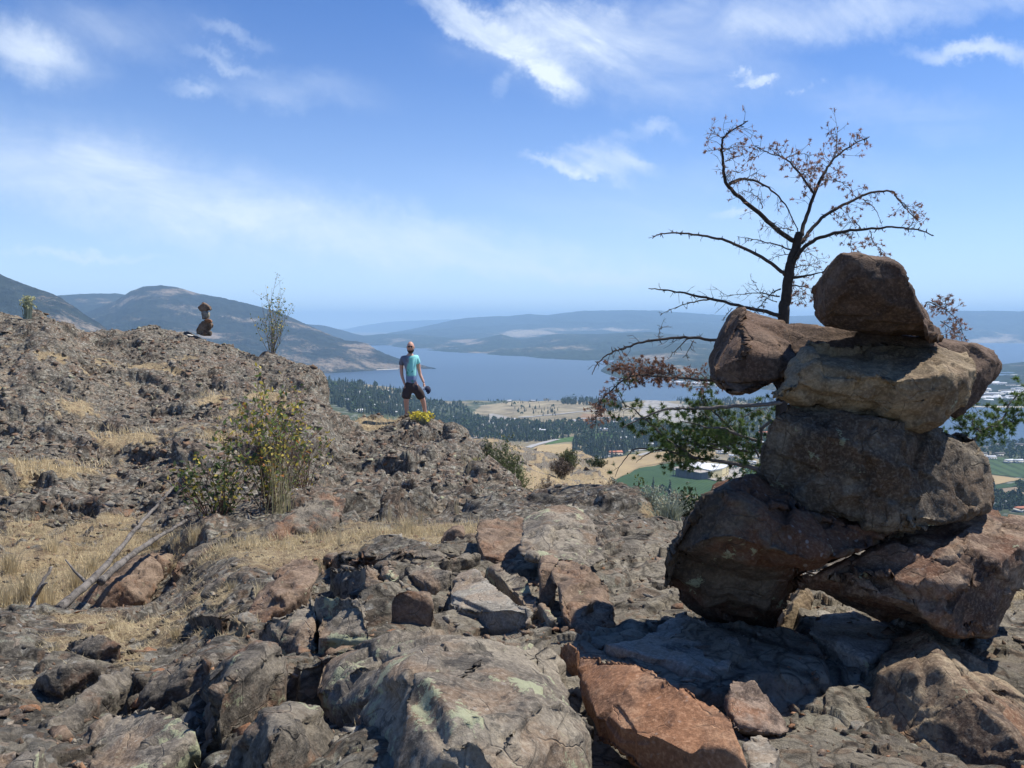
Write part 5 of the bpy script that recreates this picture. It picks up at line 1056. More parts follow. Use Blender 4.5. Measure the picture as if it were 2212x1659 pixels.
b = Vector((P(607,1120,8.0).x, 8.0, gz(P(607,1120,8.0).x, 8.0)))
tuft('grass_tuft', 'tall yellow straw tuft standing upright at the right of the leafy shrub', b, 48, .98, .6, M_strawg, .0019)
# slim tree on the ridge
b = Vector((P(588,760,23.2).x, 23.2, gz(P(588,760,23.2).x, 23.2)))
shrub('slim_tree', 'slim sparse young tree with small green leaves on the ridge skyline', b, 24, 2.4, 1.3, [(M_leafg, .8, 'green_leaves'), (M_leafy, .2, 'yellow_leaves')], .034, M_stemg, 'tree', r=.009, leaves=22, lean=(.05, 0), bare=.1, tw=3)
b = b+Vector((-.05, 0, 0))
ms_ = MB(); ml_ = MB(); path = smooth_path([b, b+Vector((-.02, 0, .9)), b+Vector((-.06, 0, 1.55)), b+Vector((-.02, 0, 1.95))], 5, .02)
# sage and rabbitbrush
def sage(label, x, y, Y, H, Wd, flower=False, n=120, pale=False):
    q = P(x, y, Y); b = Vector((q.x, Y, gz(q.x, Y)))
    return tuft('sagebrush' if not flower else 'rabbitbrush', label, b, n, H, Wd, M_sage, .012*Y/20+.002, 0, 'shrub', None, ((M_yfl if flower and not pale else M_pfl if pale else M_sage), .02*Y/12))
sage('grey-green sage bush on the left end of the ridge skyline', 62, 715, 20.5, .60, .30, True, 150, True)
sage('rabbitbrush with bright yellow flower heads at the feet of the standing man', 911, 906, 19.6, .34, .52, True, 200)
sage('pale sage bush beside the upper left edge of the huge left foot boulder', 1405, 1128, 7.6, .30, .30, False, 160); sage('silvery sage bush right of the pale sage bush, touching the boulder', 1448, 1135, 7.0, .27, .42, False, 180)
sage('small grey sage sprig below the foot of the steep outcrop', 1035, 1120, 9.6, .25, .35, False, 60)
def bush_far(label, x, y, Y, H, Wd, mat, n=700, Ls=.05, name='bush', stems=26, sm=None, thin=.5):
    q = P(x, y, Y); b = Vector((q.x, Y, float(base_z(q.x, Y))-.05))
    return shrub(name, label, b, stems, H, Wd, [(mat, 1.0, 'foliage')], Ls, sm or M_twigb, 'shrub', r=.012*Y/30, leaves=n//stems, bare=.05, tw=5, thin=thin)
def bush_px(label, x, ytop, wpx, Y, mat, n, Ls, stems=40, name='bush', thin=.5):
    q = P(x, ytop, Y); b = Vector((q.x, Y, float(base_z(q.x, Y))-.05)); H = max(.3, q.z-b.z); Ls *= 1.35
    return shrub(name, label, b, stems, H*1.12, wpx*Y/F, [(mat, 1.0, 'foliage')], Ls, M_twigb, 'shrub', r=.010*Y/30, leaves=n//stems, bare=.05, tw=6, thin=thin)
bush_px('green broom-like bush growing right behind the steep outcrop', 1092, 950, 105, 14.5, M_olive, 15000, .022, 110)
bush_px('darker green bush left of the green broom-like bush', 1050, 958, 70, 16.5, M_leafd, 6500, .022, 70)
bush_px('brown twiggy bush in front of the green broom-like bush', 1108, 1040, 80, 11.8, M_twigb, 2600, .013, 80)
bush_px('tan twiggy bush on the dry slope below the green field', 1323, 1035, 60, 30, M_twigb, 2600, .035, 60)
bush_px('grey-brown bush near the top of the dry spur', 1212, 990, 60, 48, M_twigb, 2200, .06, 50); bush_px('olive bush on the crest of the dry spur', 1232, 968, 56, 62, M_olive, 2200, .075, 50)
bush_px('dark thorny bush low on the dry slope', 1180, 1035, 60, 34, M_twigb, 1800, .04, 50); bush_px('dark bush beside the rocks at the right of the spur', 1290, 985, 50, 68, M_leafd, 1300, .08, 36)
bush_px('yellow-green broom left of the green broom-like bush', 1028, 985, 34, 14.8, plain('yellow_green', (.34,.33,.11), .8, .4, 3, trans=.3), 1500, .016, 40)
bush_px('dark leafy bush touching the left foot boulder', 1492, 1060, 90, 12, M_leafd, 3000, .032, 40, thin=.9); bush_px('low green leafy bush in front of the dry spur', 1345, 1078, 120, 10.5, M_leafd, 2200, .022, 40, thin=.9)
bush_px('grey scrub on the near edge of the dry slope', 1270, 1095, 90, 9.5, M_twigb, 1800, .013, 50); bush_px('dull olive scrub left of the silvery sage', 1420, 1090, 70, 9.5, M_olive, 1500, .016, 40)
# sapling rising before the green field
def sapling(label, x, y, Y, H, lean=.0):
    q = P(x, y, Y); b = Vector((q.x, Y, float(base_z(q.x, Y))-.05)); root = empty('sapling', b, label, 'tree'); a, l_ = MB(), MB(); path = smooth_path([b, b+Vector((.02, 0, H*.5)), b+Vector((lean, 0, H))], 6, .008); a.tube(path, list(np.linspace(.012, .004, len(path))), 5)
    for i in range(5, len(path)):
        for _ in range(12): leafq(l_, path[i]+Vector([random.gauss(0, .055) for _ in range(3)]), .022)
    child(a.build('stem', M_stemg, origin=b), root); child(l_.build('leaves', M_leafg, origin=b, smooth=False), root)
sapling('slender leafy sapling standing against the green field', 1372, 1110, 9.5, .52, .04); sapling('thin dry sapling with few leaves at the edge of the dry spur', 1297, 1110, 11, .35, -.03)
for x, y, Y, H in ((1000,1060,14,.5),(1012,1090,12.5,.4),(1165,1100,11,.3),(1392,1118,9,.25),(1290,1120,9.5,.22),(840,1150,7.5,.25),(985,1135,8,.28),(690,1170,6.5,.22),(730,1200,6,.25),(905,1165,6.8,.22),(1420,1110,9,.2)):
    q = P(x, y, Y); tuft('grass_stalks', 'thin dry grass stalks rising from the rocks', Vector((q.x, Y, gz(q.x, Y))), 16, H, H*.5, M_straw, .0028, .02, 'grass tuft', 'thin dry grass stalks')
# ------------------------------------------------------------------ straw ground cover
def straw(name, n, y0, y1, H, w, lie, mat, thr=.42):
    """blades scattered where the ground is grassy"""
    uu = RNG.uniform(-.66, .66, n*3); ly = RNG.uniform(math.log(y0), math.log(y1), n*3); Y = np.exp(ly); X = uu*Y; zb = base_z(X, Y); g = grass_w(X, Y, zb)
    k = np.nonzero(g > thr*RNG.uniform(.6, 1.6, len(g)))[0][:n]; X, Y = X[k], Y[k]; z = ground_z(X, Y)-.004; m_ = len(k)
    a = RNG.uniform(0, 6.283, m_); L = H*RNG.uniform(.4, 1.2, m_); fl = RNG.uniform(lie, 1, m_); d = np.stack([np.cos(a)*fl, np.sin(a)*fl, np.sqrt(np.clip(1.05-fl*fl, .02, 1))], -1)*L[:, None]
    s = np.stack([-np.sin(a), np.cos(a), np.zeros(m_)], -1)*w; s[:, 0] += w*.4; b = np.stack([X, Y, z], -1)
    co = np.stack([b-s, b+s, b+d], 1).reshape(-1, 3); f = np.arange(m_*3).reshape(-1, 3)
    tag(mesh_np(name, co, f, mat, smooth=False), kind='stuff')
straw('dry_grass', 34000, 2.2, 9.5, .055, .0016, .75, M_straw); straw('dry_grass', 18000, 6, 12, .09, .0028, .2, M_straw, .5); straw('dry_grass', 26000, 11, 30, .16, .006, .2, M_straw, .45)
straw('dry_grass', 9000, 2.0, 8, .045, .0013, .9, M_straw, .08); straw('dry_grass', 14000, 28, 90, .45, .02, .2, M_straw, .4)
# bigger straw tufts in the near grass
for x, y, H, n in ((565,1300,.12,60),(500,1280,.1,60),(380,1370,.09,80),(690,1215,.12,70),(880,1150,.22,60),(60,1290,.3,110),(20,1240,.3,110),(110,1200,.25,80),(170,1270,.25,100),(330,1180,.2,80),(380,1190,.25,80),(250,1210,.18,60),(620,1250,.1,50),(950,1160,.14,50),(240,1360,.08,60),(120,1420,.07,50),(1045,1330,.05,40),(1010,1270,.06,40),(90,1310,.32,120),(200,1240,.2,70),(420,1170,.22,80),(10,1310,.3,120)):
    q = hit(x, y); tuft('grass_tuft', 'straw-coloured dry grass tuft among the rocks', Vector((q.x, q.y, gz(q.x, q.y))), n, H, H*1.1, M_straw, .0018 if H < .15 else .0026, 0, 'grass tuft', 'straw-coloured grass tufts')
# ------------------------------------------------------------------ fallen dead trunks
M_log = rock_mat('weathered_wood', ((.075,.068,.06), (.14,.126,.112), (.21,.19,.168)), (.12,.1,.08), .3, .0, .6, 3, .6, .0, 20, .1)
def log(label, pl, r0, r1, stubs=(), name='fallen_tree'):
    pts_ = [P(*c4(a, b_), Y) for a, b_, Y in pl]; path = smooth_path(pts_, 6, .004); root = empty(name, pts_[0], label, 'dead tree'); mb = MB()
    mb.tube(path, [r0+(r1-r0)*i/(len(path)-1)+random.uniform(-.003, .003) for i in range(len(path))], 9); child(mb.build('trunk', M_log, origin=pts_[0]), root)
    for st in stubs:
        sp_ = [P(*c4(a, b_), Y) for a, b_, Y in st]; m2 = MB(); m2.tube(smooth_path(sp_, 3, .002), list(np.linspace(.013, .005, 3*(len(sp_)-1)+1)), 5); child(m2.build('branch', M_log, origin=sp_[0]), root)
log('long pale grey dead trunk leaning up to the right out of the grass', [(330,770,5.3),(480,640,5.7),(570,550,6.1),(640,470,6.5),(770,310,7.1),(870,200,7.6),(960,100,8.0),(998,40,8.2)], .030, .008, [[(975,90,8.05),(950,65,8.1),(915,45,8.2)], [(785,300,7.15),(765,290,7.1),(770,275,7.1)], [(480,620,5.75),(420,560,5.8),(365,495,5.9)]])
log('shorter dark grey dead trunk lying below the long one, its tip in the shrub', [(560,620,5.85),(640,545,6.1),(720,480,6.4),(850,390,6.9),(950,330,7.3),(1040,275,7.7)], .030, .013)
log('short crooked dark stick standing in the grass at the left', [(180,790,5.0),(190,720,5.05),(240,620,5.1),(290,535,5.2)], .02, .006, [[(200,700,5.05),(240,640,5.0),(265,625,5.0)]], 'dead_stick')
log('single dry straw stick lying on the central hump at the bottom', [(3000,1665,1.75),(3090,1560,1.82)], .004, .003, (), 'dry_stick')
# ------------------------------------------------------------------ the man on the outcrop
def skin_body(name, joints, edges, mat, parent, root=0, sub=2, origin=None):
    me = bpy.data.meshes.new(name); org = Vector(origin or (0, 0, 0)); me.from_pydata([Vector(j[:3])-org for j in joints], edges, []); ob = bpy.data.objects.new(name+'_t', me); COL.objects.link(ob)
    sk = ob.modifiers.new('s', 'SKIN'); sk.use_smooth_shade = True
    for i, v in enumerate(me.skin_vertices[0].data):
        r = joints[i][3]; v.radius = r if isinstance(r, tuple) else (r, r); v.use_root = (i == root)
    ob.modifiers.new('u', 'SUBSURF').levels = sub; ob.modifiers['u'].render_levels = sub
    dg = bpy.context.evaluated_depsgraph_get(); m2 = bpy.data.meshes.new_from_object(ob.evaluated_get(dg)); bpy.data.objects.remove(ob); m2.name = name
    m2.materials.clear(); m2.materials.append(mat); o = bpy.data.objects.new(name, m2); COL.objects.link(o); o.location = org
    if parent: child(o, parent)
    return o
M_skin = plain('skin', (.60,.33,.23), .55, .06, 6); M_beard = plain('beard', (.07,.045,.03), .9, .2, 30); M_short = plain('shorts_brown', (.055,.042,.042), .85, .2, 8); M_shoe = plain('shoe_yellow', (.55,.55,.25), .7, .2, 8); M_glass = plain('dark_lens', (.012,.01,.01), .15, .05, 5, spec=.6); M_cap = plain('cap_navy', (.025,.03,.06), .8, .3, 20); M_capw = plain('cap_pale', (.55,.56,.6), .8, .2, 20)
ms, t = newmat('tshirt_teal'); c = t.n('ShaderNodeTexCoord').outputs['Object']; s = t.n('ShaderNodeSeparateXYZ'); t.l(c, s.inputs[0]); n = t.noise(c, 9, 5, .6)
k = t.math('ADD', t.math('MULTIPLY_ADD', s.outputs[0], 3.4, .74), t.math('MULTIPLY', t.math('SUBTRACT', n, .5), .55)); k = t.math('SUBTRACT', k, t.math('MULTIPLY', t.step(s.outputs[2], 1.22, 1.38), .12))
col = t.ramp(k, [(.32, (.17,.19,.24)), (.46, (.27,.31,.37)), (.56, (.22,.62,.52)), (.95, (.32,.74,.70))])
col = t.mix(t.step(s.outputs[2], 1.0, .95), col, (.20,.26,.42)); col = t.mix(t.math('MULTIPLY', t.step(n, .55, .62), t.step(s.outputs[2], 1.2, 1.05)), col, (.07, .30, .22)); t.out(col, .9, n, .3, .01, .1)
PY = 20.55
def m_(cx, cy): return (900+cx*.1507)*.8848, (800+cy*.1507)*.8848      # enlarged crop of the man
f0 = P(*m_(640, 1425), PY); footz = f0.z
man = empty('person', (P(*m_(690,1400), PY).x, PY, footz), 'bald bearded man in sunglasses, teal and grey T-shirt and dark shorts, standing on the outcrop', 'person')
def J(cx, cy, r, dy=0.0):
    q = P(*m_(cx, cy), PY+dy); return (q.x, q.y, q.z, r)
UP = 1.0
ox = man.location.x; oz = man.location.z
# joints straight from the photo: legs, torso, head, arms
hipC = J(690, 900, (.11, .085)); waist = J(690, 800, (.115, .085)); chest = J(690, 600, (.14, .095)); shC = J(680, 490, (.105, .08)); neck = J(672, 430, (.06, .06)); neck2 = J(674, 400, (.056, .058))
bj = [hipC, waist, chest, shC, neck, neck2,
      J(545, 500, .062, .02), J(530, 650, .048, .03), J(540, 780, .042, .0), J(580, 900, .030, -.06), J(590, 930, .028, -.07),
      J(785, 490, .062, .02), J(810, 640, .048, .04), J(835, 760, .040, .02), J(885, 870, .030, -.05), J(895, 900, .028, -.06),
      J(625, 970, .072, .0), J(610, 1160, .072, -.03), J(612, 1250, .062, .0), J(620, 1390, .042, .01), J(622, 1410, .045, .02), J(640, 1425, .036, -.12),
      J(770, 965, .072, .03), J(870, 1150, .072, .1), J(895, 1240, .060, .14), J(915, 1380, .042, .17), J(918, 1400, .045, .17), J(945, 1412, .036, .04)]
be = [(0,1),(1,2),(2,3),(3,4),(4,5),(3,6),(6,7),(7,8),(8,9),(9,10),(3,11),(11,12),(12,13),(13,14),(14,15),(0,16),(16,17),(17,18),(18,19),(19,20),(20,21),(0,22),(22,23),(23,24),(24,25),(25,26),(26,27)]
body = skin_body('body', bj, be, M_skin, man, 0, 2, man.location)
def ellip(name, c, r, mat, parent, seg=20, rings=14, cut=None, sq=1.0, rot=0, origin=None, shape=None):
    bm = bmesh.new(); bmesh.ops.create_uvsphere(bm, u_segments=seg, v_segments=rings, radius=1)
    for v in bm.verts:
        if shape: shape(v.co)
        v.co = Vector((v.co.x*r[0], v.co.y*r[1], v.co.z*r[2]))
    if cut: bmesh.ops.delete(bm, geom=[v for v in bm.verts if cut(v.co)], context='VERTS')
    if rot: bmesh.ops.rotate(bm, verts=bm.verts, matrix=Matrix.Rotation(rot, 3, 'Y'))
    me = bpy.data.meshes.new(name); bm.to_mesh(me); bm.free(); me.polygons.foreach_set('use_smooth', [True]*len(me.polygons)); me.materials.append(mat)
    o = bpy.data.objects.new(name, me); COL.objects.link(o); o.location = c
    if parent: child(o, parent)
    return o
hc = Vector(J(680, 318, 0)[:3]) + Vector((0, -.01, 0))
def headshape(c):
    if c.z < 0: c.x *= 1-.28*c.z*c.z; c.y *= 1-.12*c.z*c.z
    if c.y < -.5 and -.3 < c.z < .25: c.y *= 1.0
hd = ellip('head', hc, (.088, .106, .138), M_skin, man, shape=headshape)
def sub_(o): o.parent = hd; o.location = Vector(o.location)-hc; return o
sub_(ellip('nose', hc+Vector((.008, -.108, -.012)), (.013, .018, .024), M_skin, None, 10, 8)); sub_(ellip('mouth', hc+Vector((.006, -.104, -.065)), (.026, .008, .006), plain('lips', (.35,.13,.1), .6), None, 10, 6))
for s_ in (-1, 1): sub_(ellip('ear', hc+Vector((s_*.088, .005, -.005)), (.010, .022, .030), M_skin, None, 10, 8)); sub_(ellip('lens', hc+Vector((s_*.030+.005, -.100, .018)), (.030, .010, .021), M_glass, None, 12, 8))
fr = MB(); fr.box(hc+Vector((.005, -.108, .026)), (.12, .006, .006)); fr.box(hc+Vector((-.082, -.045, .018)), (.005, .10, .006)); fr.box(hc+Vector((.086, -.045, .018)), (.005, .10, .006)); sub_(fr.build('glasses_frame', M_glass, origin=hc+Vector((0, -.09, .018))))
sub_(ellip('beard', hc+Vector((.003, -.014, -.030)), (.089, .106, .122), M_beard, None, 22, 16, cut=lambda c: c.z > -.012+max(0, -c.y-.02)*-.25 or (c.y < -.072 and -.040 < c.z) or c.y > .05))
# hands: palm and five separate fingers each
def hand(cx, cy, dirs, side, dy):
    w = Vector(J(cx, cy, 0, dy)[:3]); d = Vector(dirs).normalized(); s = Vector((side, -.3, 0)).normalized(); jn = [(*w, .026), (*(w+d*.045), (.036, .02)), (*(w+d*.085), (.036, .017))]; ed = [(0, 1), (1, 2)]
    for k, L in enumerate((.065, .075, .070, .055)):
        o = w+d*.085+Vector((0, -1, 0))*(.022-.015*k)*1.0; a = len(jn); jn += [(*(o+d*L*.4), .0095), (*(o+d*L*.75-s*.012), .0085), (*(o+d*L-s*.03), .0075)]; ed += [(2, a), (a, a+1), (a+1, a+2)]
    a = len(jn); o = w+d*.03+Vector((0, -.03, 0)); jn += [(*(o+d*.015), .012), (*(o+d*.05+Vector((0, -.015, 0))), .0095)]; ed += [(1, a), (a, a+1)]
    return skin_body('hand', jn, ed, M_skin, man, 0, 1, w)
hand(588, 925, (.12, -.15, -1), -1, -.07); hand(893, 895, (.18, -.1, -1), 1, -.06)
# clothes
shirt = skin_body('t_shirt', [J(690, 930, (.17, .14)), J(688, 800, (.178, .138)), J(692, 600, (.190, .142)), J(682, 495, (.135, .11)), J(674, 455, (.082, .08)), J(560, 495, .082, .02), J(535, 560, .076, .025), J(528, 625, .070, .03), J(775, 485, .080, .02), J(795, 550, .072, .03), J(800, 600, .066, .035)],
    [(0,1),(1,2),(2,3),(3,4),(3,5),(5,6),(6,7),(3,8),(8,9),(9,10)], ms, man, 2, 2, man.location)
shorts = skin_body('shorts', [J(695, 845, (.150, .115)), J(690, 935, (.175, .14)), J(630, 1000, .130, -.01), J(612, 1090, .122, -.02), J(605, 1165, .118, -.02), J(775, 990, .130, .02), J(835, 1080, .122, .07), J(866, 1160, .118, .1)], [(0,1),(1,2),(2,3),(3,4),(1,5),(5,6),(6,7)], M_short, man, 1, 2, man.location)
for cx, cy, dy in ((640, 1428, -.03), (930, 1416, .12)):
    q = Vector(J(cx, cy, 0, dy)[:3]); ellip('shoe', q+Vector((0, -.02, -.01)), (.05, .14, .05), M_shoe, man, 16, 10)
# the cap he holds is a thing of its own
cq = Vector(J(950, 1010, 0, -.08)[:3]); cap = empty('cap', cq, 'dark navy cap with a pale front held in the hand of the standing man', 'cap')
ellip('crown', cq, (.088, .10, .10), M_cap, cap, cut=lambda c: c.x+c.z*.6 < -.055); ellip('front_panel', cq+Vector((-.022, -.02, .02)), (.078, .085, .088), M_capw, cap, cut=lambda c: c.x > -.012 or c.z < -.02)
bmb = MB(); N_ = 9; vs = [cq+Vector((-.03+.0*k, -.06, .05)) for k in range(1)]; top = [cq+Vector((-.07-.06*math.sin(math.pi*i/(N_-1)), -.08*math.cos(math.pi*i/(N_-1))-.01, .03+.075*math.sin(math.pi*i/(N_-1)))) for i in range(N_)]; inn = [cq+Vector((-.055, -.08*math.cos(math.pi*i/(N_-1))-.01, .02)) for i in range(N_)]
off = Vector((-.003, 0, -.005)); n_ = N_; bmb.add(top+inn+[v+off for v in top]+[v+off for v in inn], [(i, i+1, n_+i+1, n_+i) for i in range(n_-1)]+[(2*n_+i+1, 2*n_+i, 3*n_+i, 3*n_+i+1) for i in range(n_-1)]+[(i+1, i, 2*n_+i, 2*n_+i+1) for i in range(n_-1)])
child(bmb.build('brim', M_capw, origin=cq), cap)
# ------------------------------------------------------------------ trees of the valley
M_con = plain('conifer_green', (.022,.036,.018), .9, .5, .15); M_dec = plain('broadleaf_green', (.05,.085,.03), .9, .5, .15); M_trk = plain('valley_bark', (.06,.045,.035), .9)
def conifer_data(seed, slim=.17, n=9):
    r = random.Random(seed); v, f = [], []
    for k in range(n):
        z0 = .10+.86*k/n; rad = slim*(1-z0)**.85+.012; h = .17*(1-z0*.5); s = 7; b = len(v); a0 = r.uniform(0, 6)
        ox_, oy = r.uniform(-.015, .015), r.uniform(-.015, .015)
        v.append((ox_, oy, min(1, z0+h)))
        for i in range(s):
            q = rad*r.uniform(.55, 1.2); a = a0+6.283*i/s; v.append((ox_+math.cos(a)*q, oy+math.sin(a)*q, z0+r.uniform(-.035, .02)))
        f += [(b, b+1+i, b+1+(i+1) % s) for i in range(s)]
    return np.array(v), np.array(f)
def round_data(seed):
    r = random.Random(seed); v, f = [], []
    for _ in range(46):
        a, el = r.uniform(0, 6.283), r.uniform(-.5, 1.5); q = r.uniform(.2, .36); c = (math.cos(a)*math.cos(el)*q, math.sin(a)*math.cos(el)*q, .55+math.sin(el)*.3); b = len(v)
        for _k in range(4): v.append(tuple(c[i]+r.gauss(0, .09) for i in range(3)))
        f += [(b, b+1, b+2), (b, b+2, b+3), (b, b+1, b+3)]
    return np.array(v), np.array(f)
CD = [conifer_data(i, .15+.04*(i % 3)) for i in range(5)]; RDt = [round_data(i) for i in range(4)]
def in_px(x, y, poly):
    return bool(inpoly(np.array([x], float), np.array([y], float), poly)[0])
FOREST = [ # photo polygons, trees per unit area weight, kind share of conifers, height range
 ([(700,812),(770,822),(860,838),(900,868),(930,905),(890,905),(760,890),(715,870)], 620, .95, (14,22)),
 ([(860,860),(1000,870),(1030,905),(1010,930),(960,925),(930,900)], 330, .9, (12,20)),
 ([(1215,858),(1330,866),(1345,880),(1215,876)], 230, .97, (14,20)), ([(1290,878),(1345,880),(1340,892),(1290,890)], 70, .95, (12,18)),
 ([(900,900),(1060,905),(1170,925),(1200,945),(1180,958),(1080,962),(1000,945),(930,915)], 560, .9, (12,20)), ([(1080,905),(1200,915),(1330,915),(1450,925),(1450,960),(1300,940),(1180,940)], 560, .8, (10,18)),
 ([(1240,950),(1330,935),(1400,940),(1440,960),(1380,975),(1330,985),(1290,995),(1235,985)], 330, .95, (14,22)), ([(1170,945),(1260,935),(1240,945),(1170,958)], 60, .8, (10,16)),
 ([(1440,862),(1560,856),(1680,866),(1700,900),(1560,905),(1510,880)], 420, .97, (12,18)), ([(1520,900),(1700,895),(1700,945),(1560,950),(1500,925)], 330, .85, (10,17)), ([(1400,925),(1700,950),(1700,990),(1560,968),(1420,970)], 330, .5, (8,14)), ([(1100,875),(1210,880),(1200,900),(1110,895)], 26, .9, (9,15)), ([(1020,868),(1210,862),(1215,868),(1020,875)], 30, .8, (8,12)),
 ([(2080,940),(2240,960),(2240,998),(2110,980)], 190, .35, (8,15)), ([(2130,1068),(2240,1075),(2240,1110),(2130,1100)], 120, .5, (8,16)), ([(2190,1040),(2260,1050),(2260,1075),(2210,1068)], 60, .3, (8,12)), ([(1560,1000),(1640,985),(1650,1020),(1600,1030)], 30, .3, (7,11))]
spots = []
for poly, n, cs_, (h0, h1) in FOREST:
    xs_ = [p_[0] for p_ in poly]; ys_ = [p_[1] for p_ in poly]; k = 0; tries = 0
    n = int(n*1.8)
    while k < n and tries < n*20:
        tries += 1; x, y = random.uniform(min(xs_), max(xs_)), random.uniform(min(ys_), max(ys_))
        if in_px(x, y, poly): spots.append((x, y, random.random() < cs_, random.uniform(h0*.45, h1*.95))); k += 1
special = [(1411,1078,True,25,1.0),(1432,1080,False,15,1.3),(1447,1082,True,24,1.1),(2165,950,False,22,1.2),(2145,1078,True,30,1.2)]
def valley_pts(sp):
    X = np.array([(s_[0]-CX)/F for s_ in sp]); out = []
    Ys = np.exp(np.linspace(math.log(650), math.log(3000), 500))
    for s_ in sp:
        dx, dy, dz = ray(s_[0], s_[1]); z = bil(np.full(500, dx/dy), np.log(Ys), GV, UG2, LG2); k = np.nonzero(Ys*dz/dy < z)[0]
        Y = Ys[k[0]] if len(k) else 2700.; out.append((dx/dy*Y, Y))
    a = np.array(out); return np.c_[a, val_z(a[:, 0], a[:, 1])]
vpos = valley_pts(spots); order = np.argsort([-s_[3]/p_[1] for s_, p_ in zip(spots, vpos)])
N_IND = 280
tmpl = {}
def tree_templates():
    for kind, data, mat in ((True, CD, M_con), (False, RDt, M_dec)):
        for i, (v, f) in enumerate(data):
            root = empty('conifer' if kind else 'broadleaf_tree', (0, 0, 0)); cr = mesh_np('crown', v, f, mat, root, smooth=False); tb = MB(); tb.tube([Vector((0, 0, -.05)), Vector((0, 0, .5))], [.018, .01], 5); tr_ = tb.build('trunk', M_trk, root)
            tmpl[(kind, i)] = [root, cr, tr_, False]
tree_templates()
def put_tree(kind, pos, h, wide, label, group):
    i = random.randrange(len(CD) if kind else len(RDt)); T = tmpl[(kind, i)]
    if not T[3]: root, cr, tr_ = T[0], T[1], T[2]; T[3] = True
    else:
        root = T[0].copy(); COL.objects.link(root)
        for ch in (T[1], T[2]): c_ = ch.copy(); COL.objects.link(c_); c_.parent = root
    root.location = pos; root.scale = (h*wide, h*wide, h); root.rotation_euler = (0, 0, random.uniform(0, 6.28)); tag(root, label, 'tree', group); return root
sppos = valley_pts(special)
SL = ['narrow dark conifer at the lower edge of the green field, leftmost of the three', 'low round tree between the two dark conifers below the green field', 'dark conifer right of the low round tree below the green field', 'tall round tree standing out against the lake at the right edge', 'tall dark conifer above the red roofs at the right edge']
for s_, p_, lb in zip(special, sppos, SL): put_tree(s_[2], tuple(p_), s_[3], s_[4], lb, None)
for j in order[:N_IND]:
    x, y, kd, h = spots[j]; p_ = vpos[j]
    put_tree(kd, (float(p_[0]), float(p_[1]), float(p_[2])-.5), h, random.uniform(.85, 1.2), ('dark green conifer in the wooded valley below' if kd else 'rounded green broadleaf tree in the wooded valley below'), 'conifers of the valley' if kd else 'broadleaf trees of the valley')
for kd, datas, mat, nm in ((True, CD, M_con, 'forest'), (False, RDt, M_dec, 'woodland')):
    vv, ff, n0 = [], [], 0
    for j in order[N_IND:]:
        if spots[j][2] != kd: continue
        v, f = datas[random.randrange(len(datas))]; h = spots[j][3]; a = random.uniform(0, 6.28); p_ = vpos[j]; w_ = h*random.uniform(.9, 1.4)
        vv.append(np.c_[(v[:, 0]*math.cos(a)-v[:, 1]*math.sin(a))*w_, (v[:, 0]*math.sin(a)+v[:, 1]*math.cos(a))*w_, v[:, 2]*h-.5]+p_); ff.append(f+n0); n0 += len(v)
    tag(mesh_np(nm, np.concatenate(vv), np.concatenate(ff), mat, smooth=False), kind='stuff')
for t_ in tmpl.values():
    if not t_[3]:
        for q in t_[:3]: bpy.data.objects.remove(q)
# ------------------------------------------------------------------ houses and halls
WL = [plain('wall_white', (.62,.61,.57), .8, .1, .3), plain('wall_beige', (.45,.40,.32), .8, .1, .3), plain('wall_yellow', (.75,.62,.34), .8, .06, .2)]
RF = [plain('roof_pale', (.52,.53,.54), .7, .15, .3), plain('roof_dark', (.12,.115,.11), .85, .2, .3), plain('roof_red', (.42,.16,.09), .85, .15, .3), plain('roof_white', (.7,.7,.7), .7, .1, .2)]
M_win = plain('window_dark', (.03,.035,.04), .3, .1, .3)
hcache = {}
def house(x, y, L, Wd, H, wall, roof, rz, label, group=None, name='house'):
    p_ = vhit(x, y); p_.z = float(val_z(p_.x, p_.y)[0]); key = (wall, roof)
    if key not in hcache:
        root = empty(name, (0, 0, 0)); a = MB(); a.box((0, 0, .3), (1, 1, 1.0)); w_ = a.build('walls', WL[wall], root, smooth=False)
        b_ = MB(); e = .56; b_.add([(-e,-e,.79), (e,-e,.79), (e,e,.79), (-e,e,.79), (-e,0,1.35), (e,0,1.35)], [(0,1,5,4), (2,3,4,5), (0,4,3), (1,2,5), (0,3,2,1)]); r_ = b_.build('roof', RF[roof], root, smooth=False)
        c_ = MB(); 
        for xx in (-.3, 0, .3): c_.box((xx, -.502, .45), (.13, .02, .28))
        wi = c_.build('windows', M_win, root, smooth=False); hcache[key] = (root, w_, r_, wi)
    else:
        T = hcache[key]; root = T[0].copy(); COL.objects.link(root)
        for q in T[1:]: c_ = q.copy(); COL.objects.link(c_); c_.parent = root
    root.location = p_; root.scale = (L, Wd, H); root.rotation_euler = (0, 0, rz); root.name = name; return tag(root, label, 'house', group)
HW = [(770,850),(790,862),(835,848),(748,868),(800,880),(830,872),(860,880),(900,850),(740,845),(775,890),(850,895),(880,900),(905,890),(985,905),(1000,915),(1060,918),(1110,908),(1120,925),(1160,931),(1175,935),(1180,946),(1205,920),(1240,912),(1275,912),(1290,915),(1330,917),(1305,932),(1335,938),(1370,912),(1380,930),(1320,958),(1345,950),(1370,950),(1340,968),(1445,975),(1460,968),(1500,955),(1520,968),(1575,958),(1610,945),(1640,960),(1500,905),(1460,885),(1480,890),(1495,898),(1240,868),(1150,868),(1180,866),(1100,868),(1220,872),(1560,980),(1600,975),(1640,990),(1620,1002),(1585,990),(1440,955),(1540,950),(1400,965),(1640,930),(1575,925)]
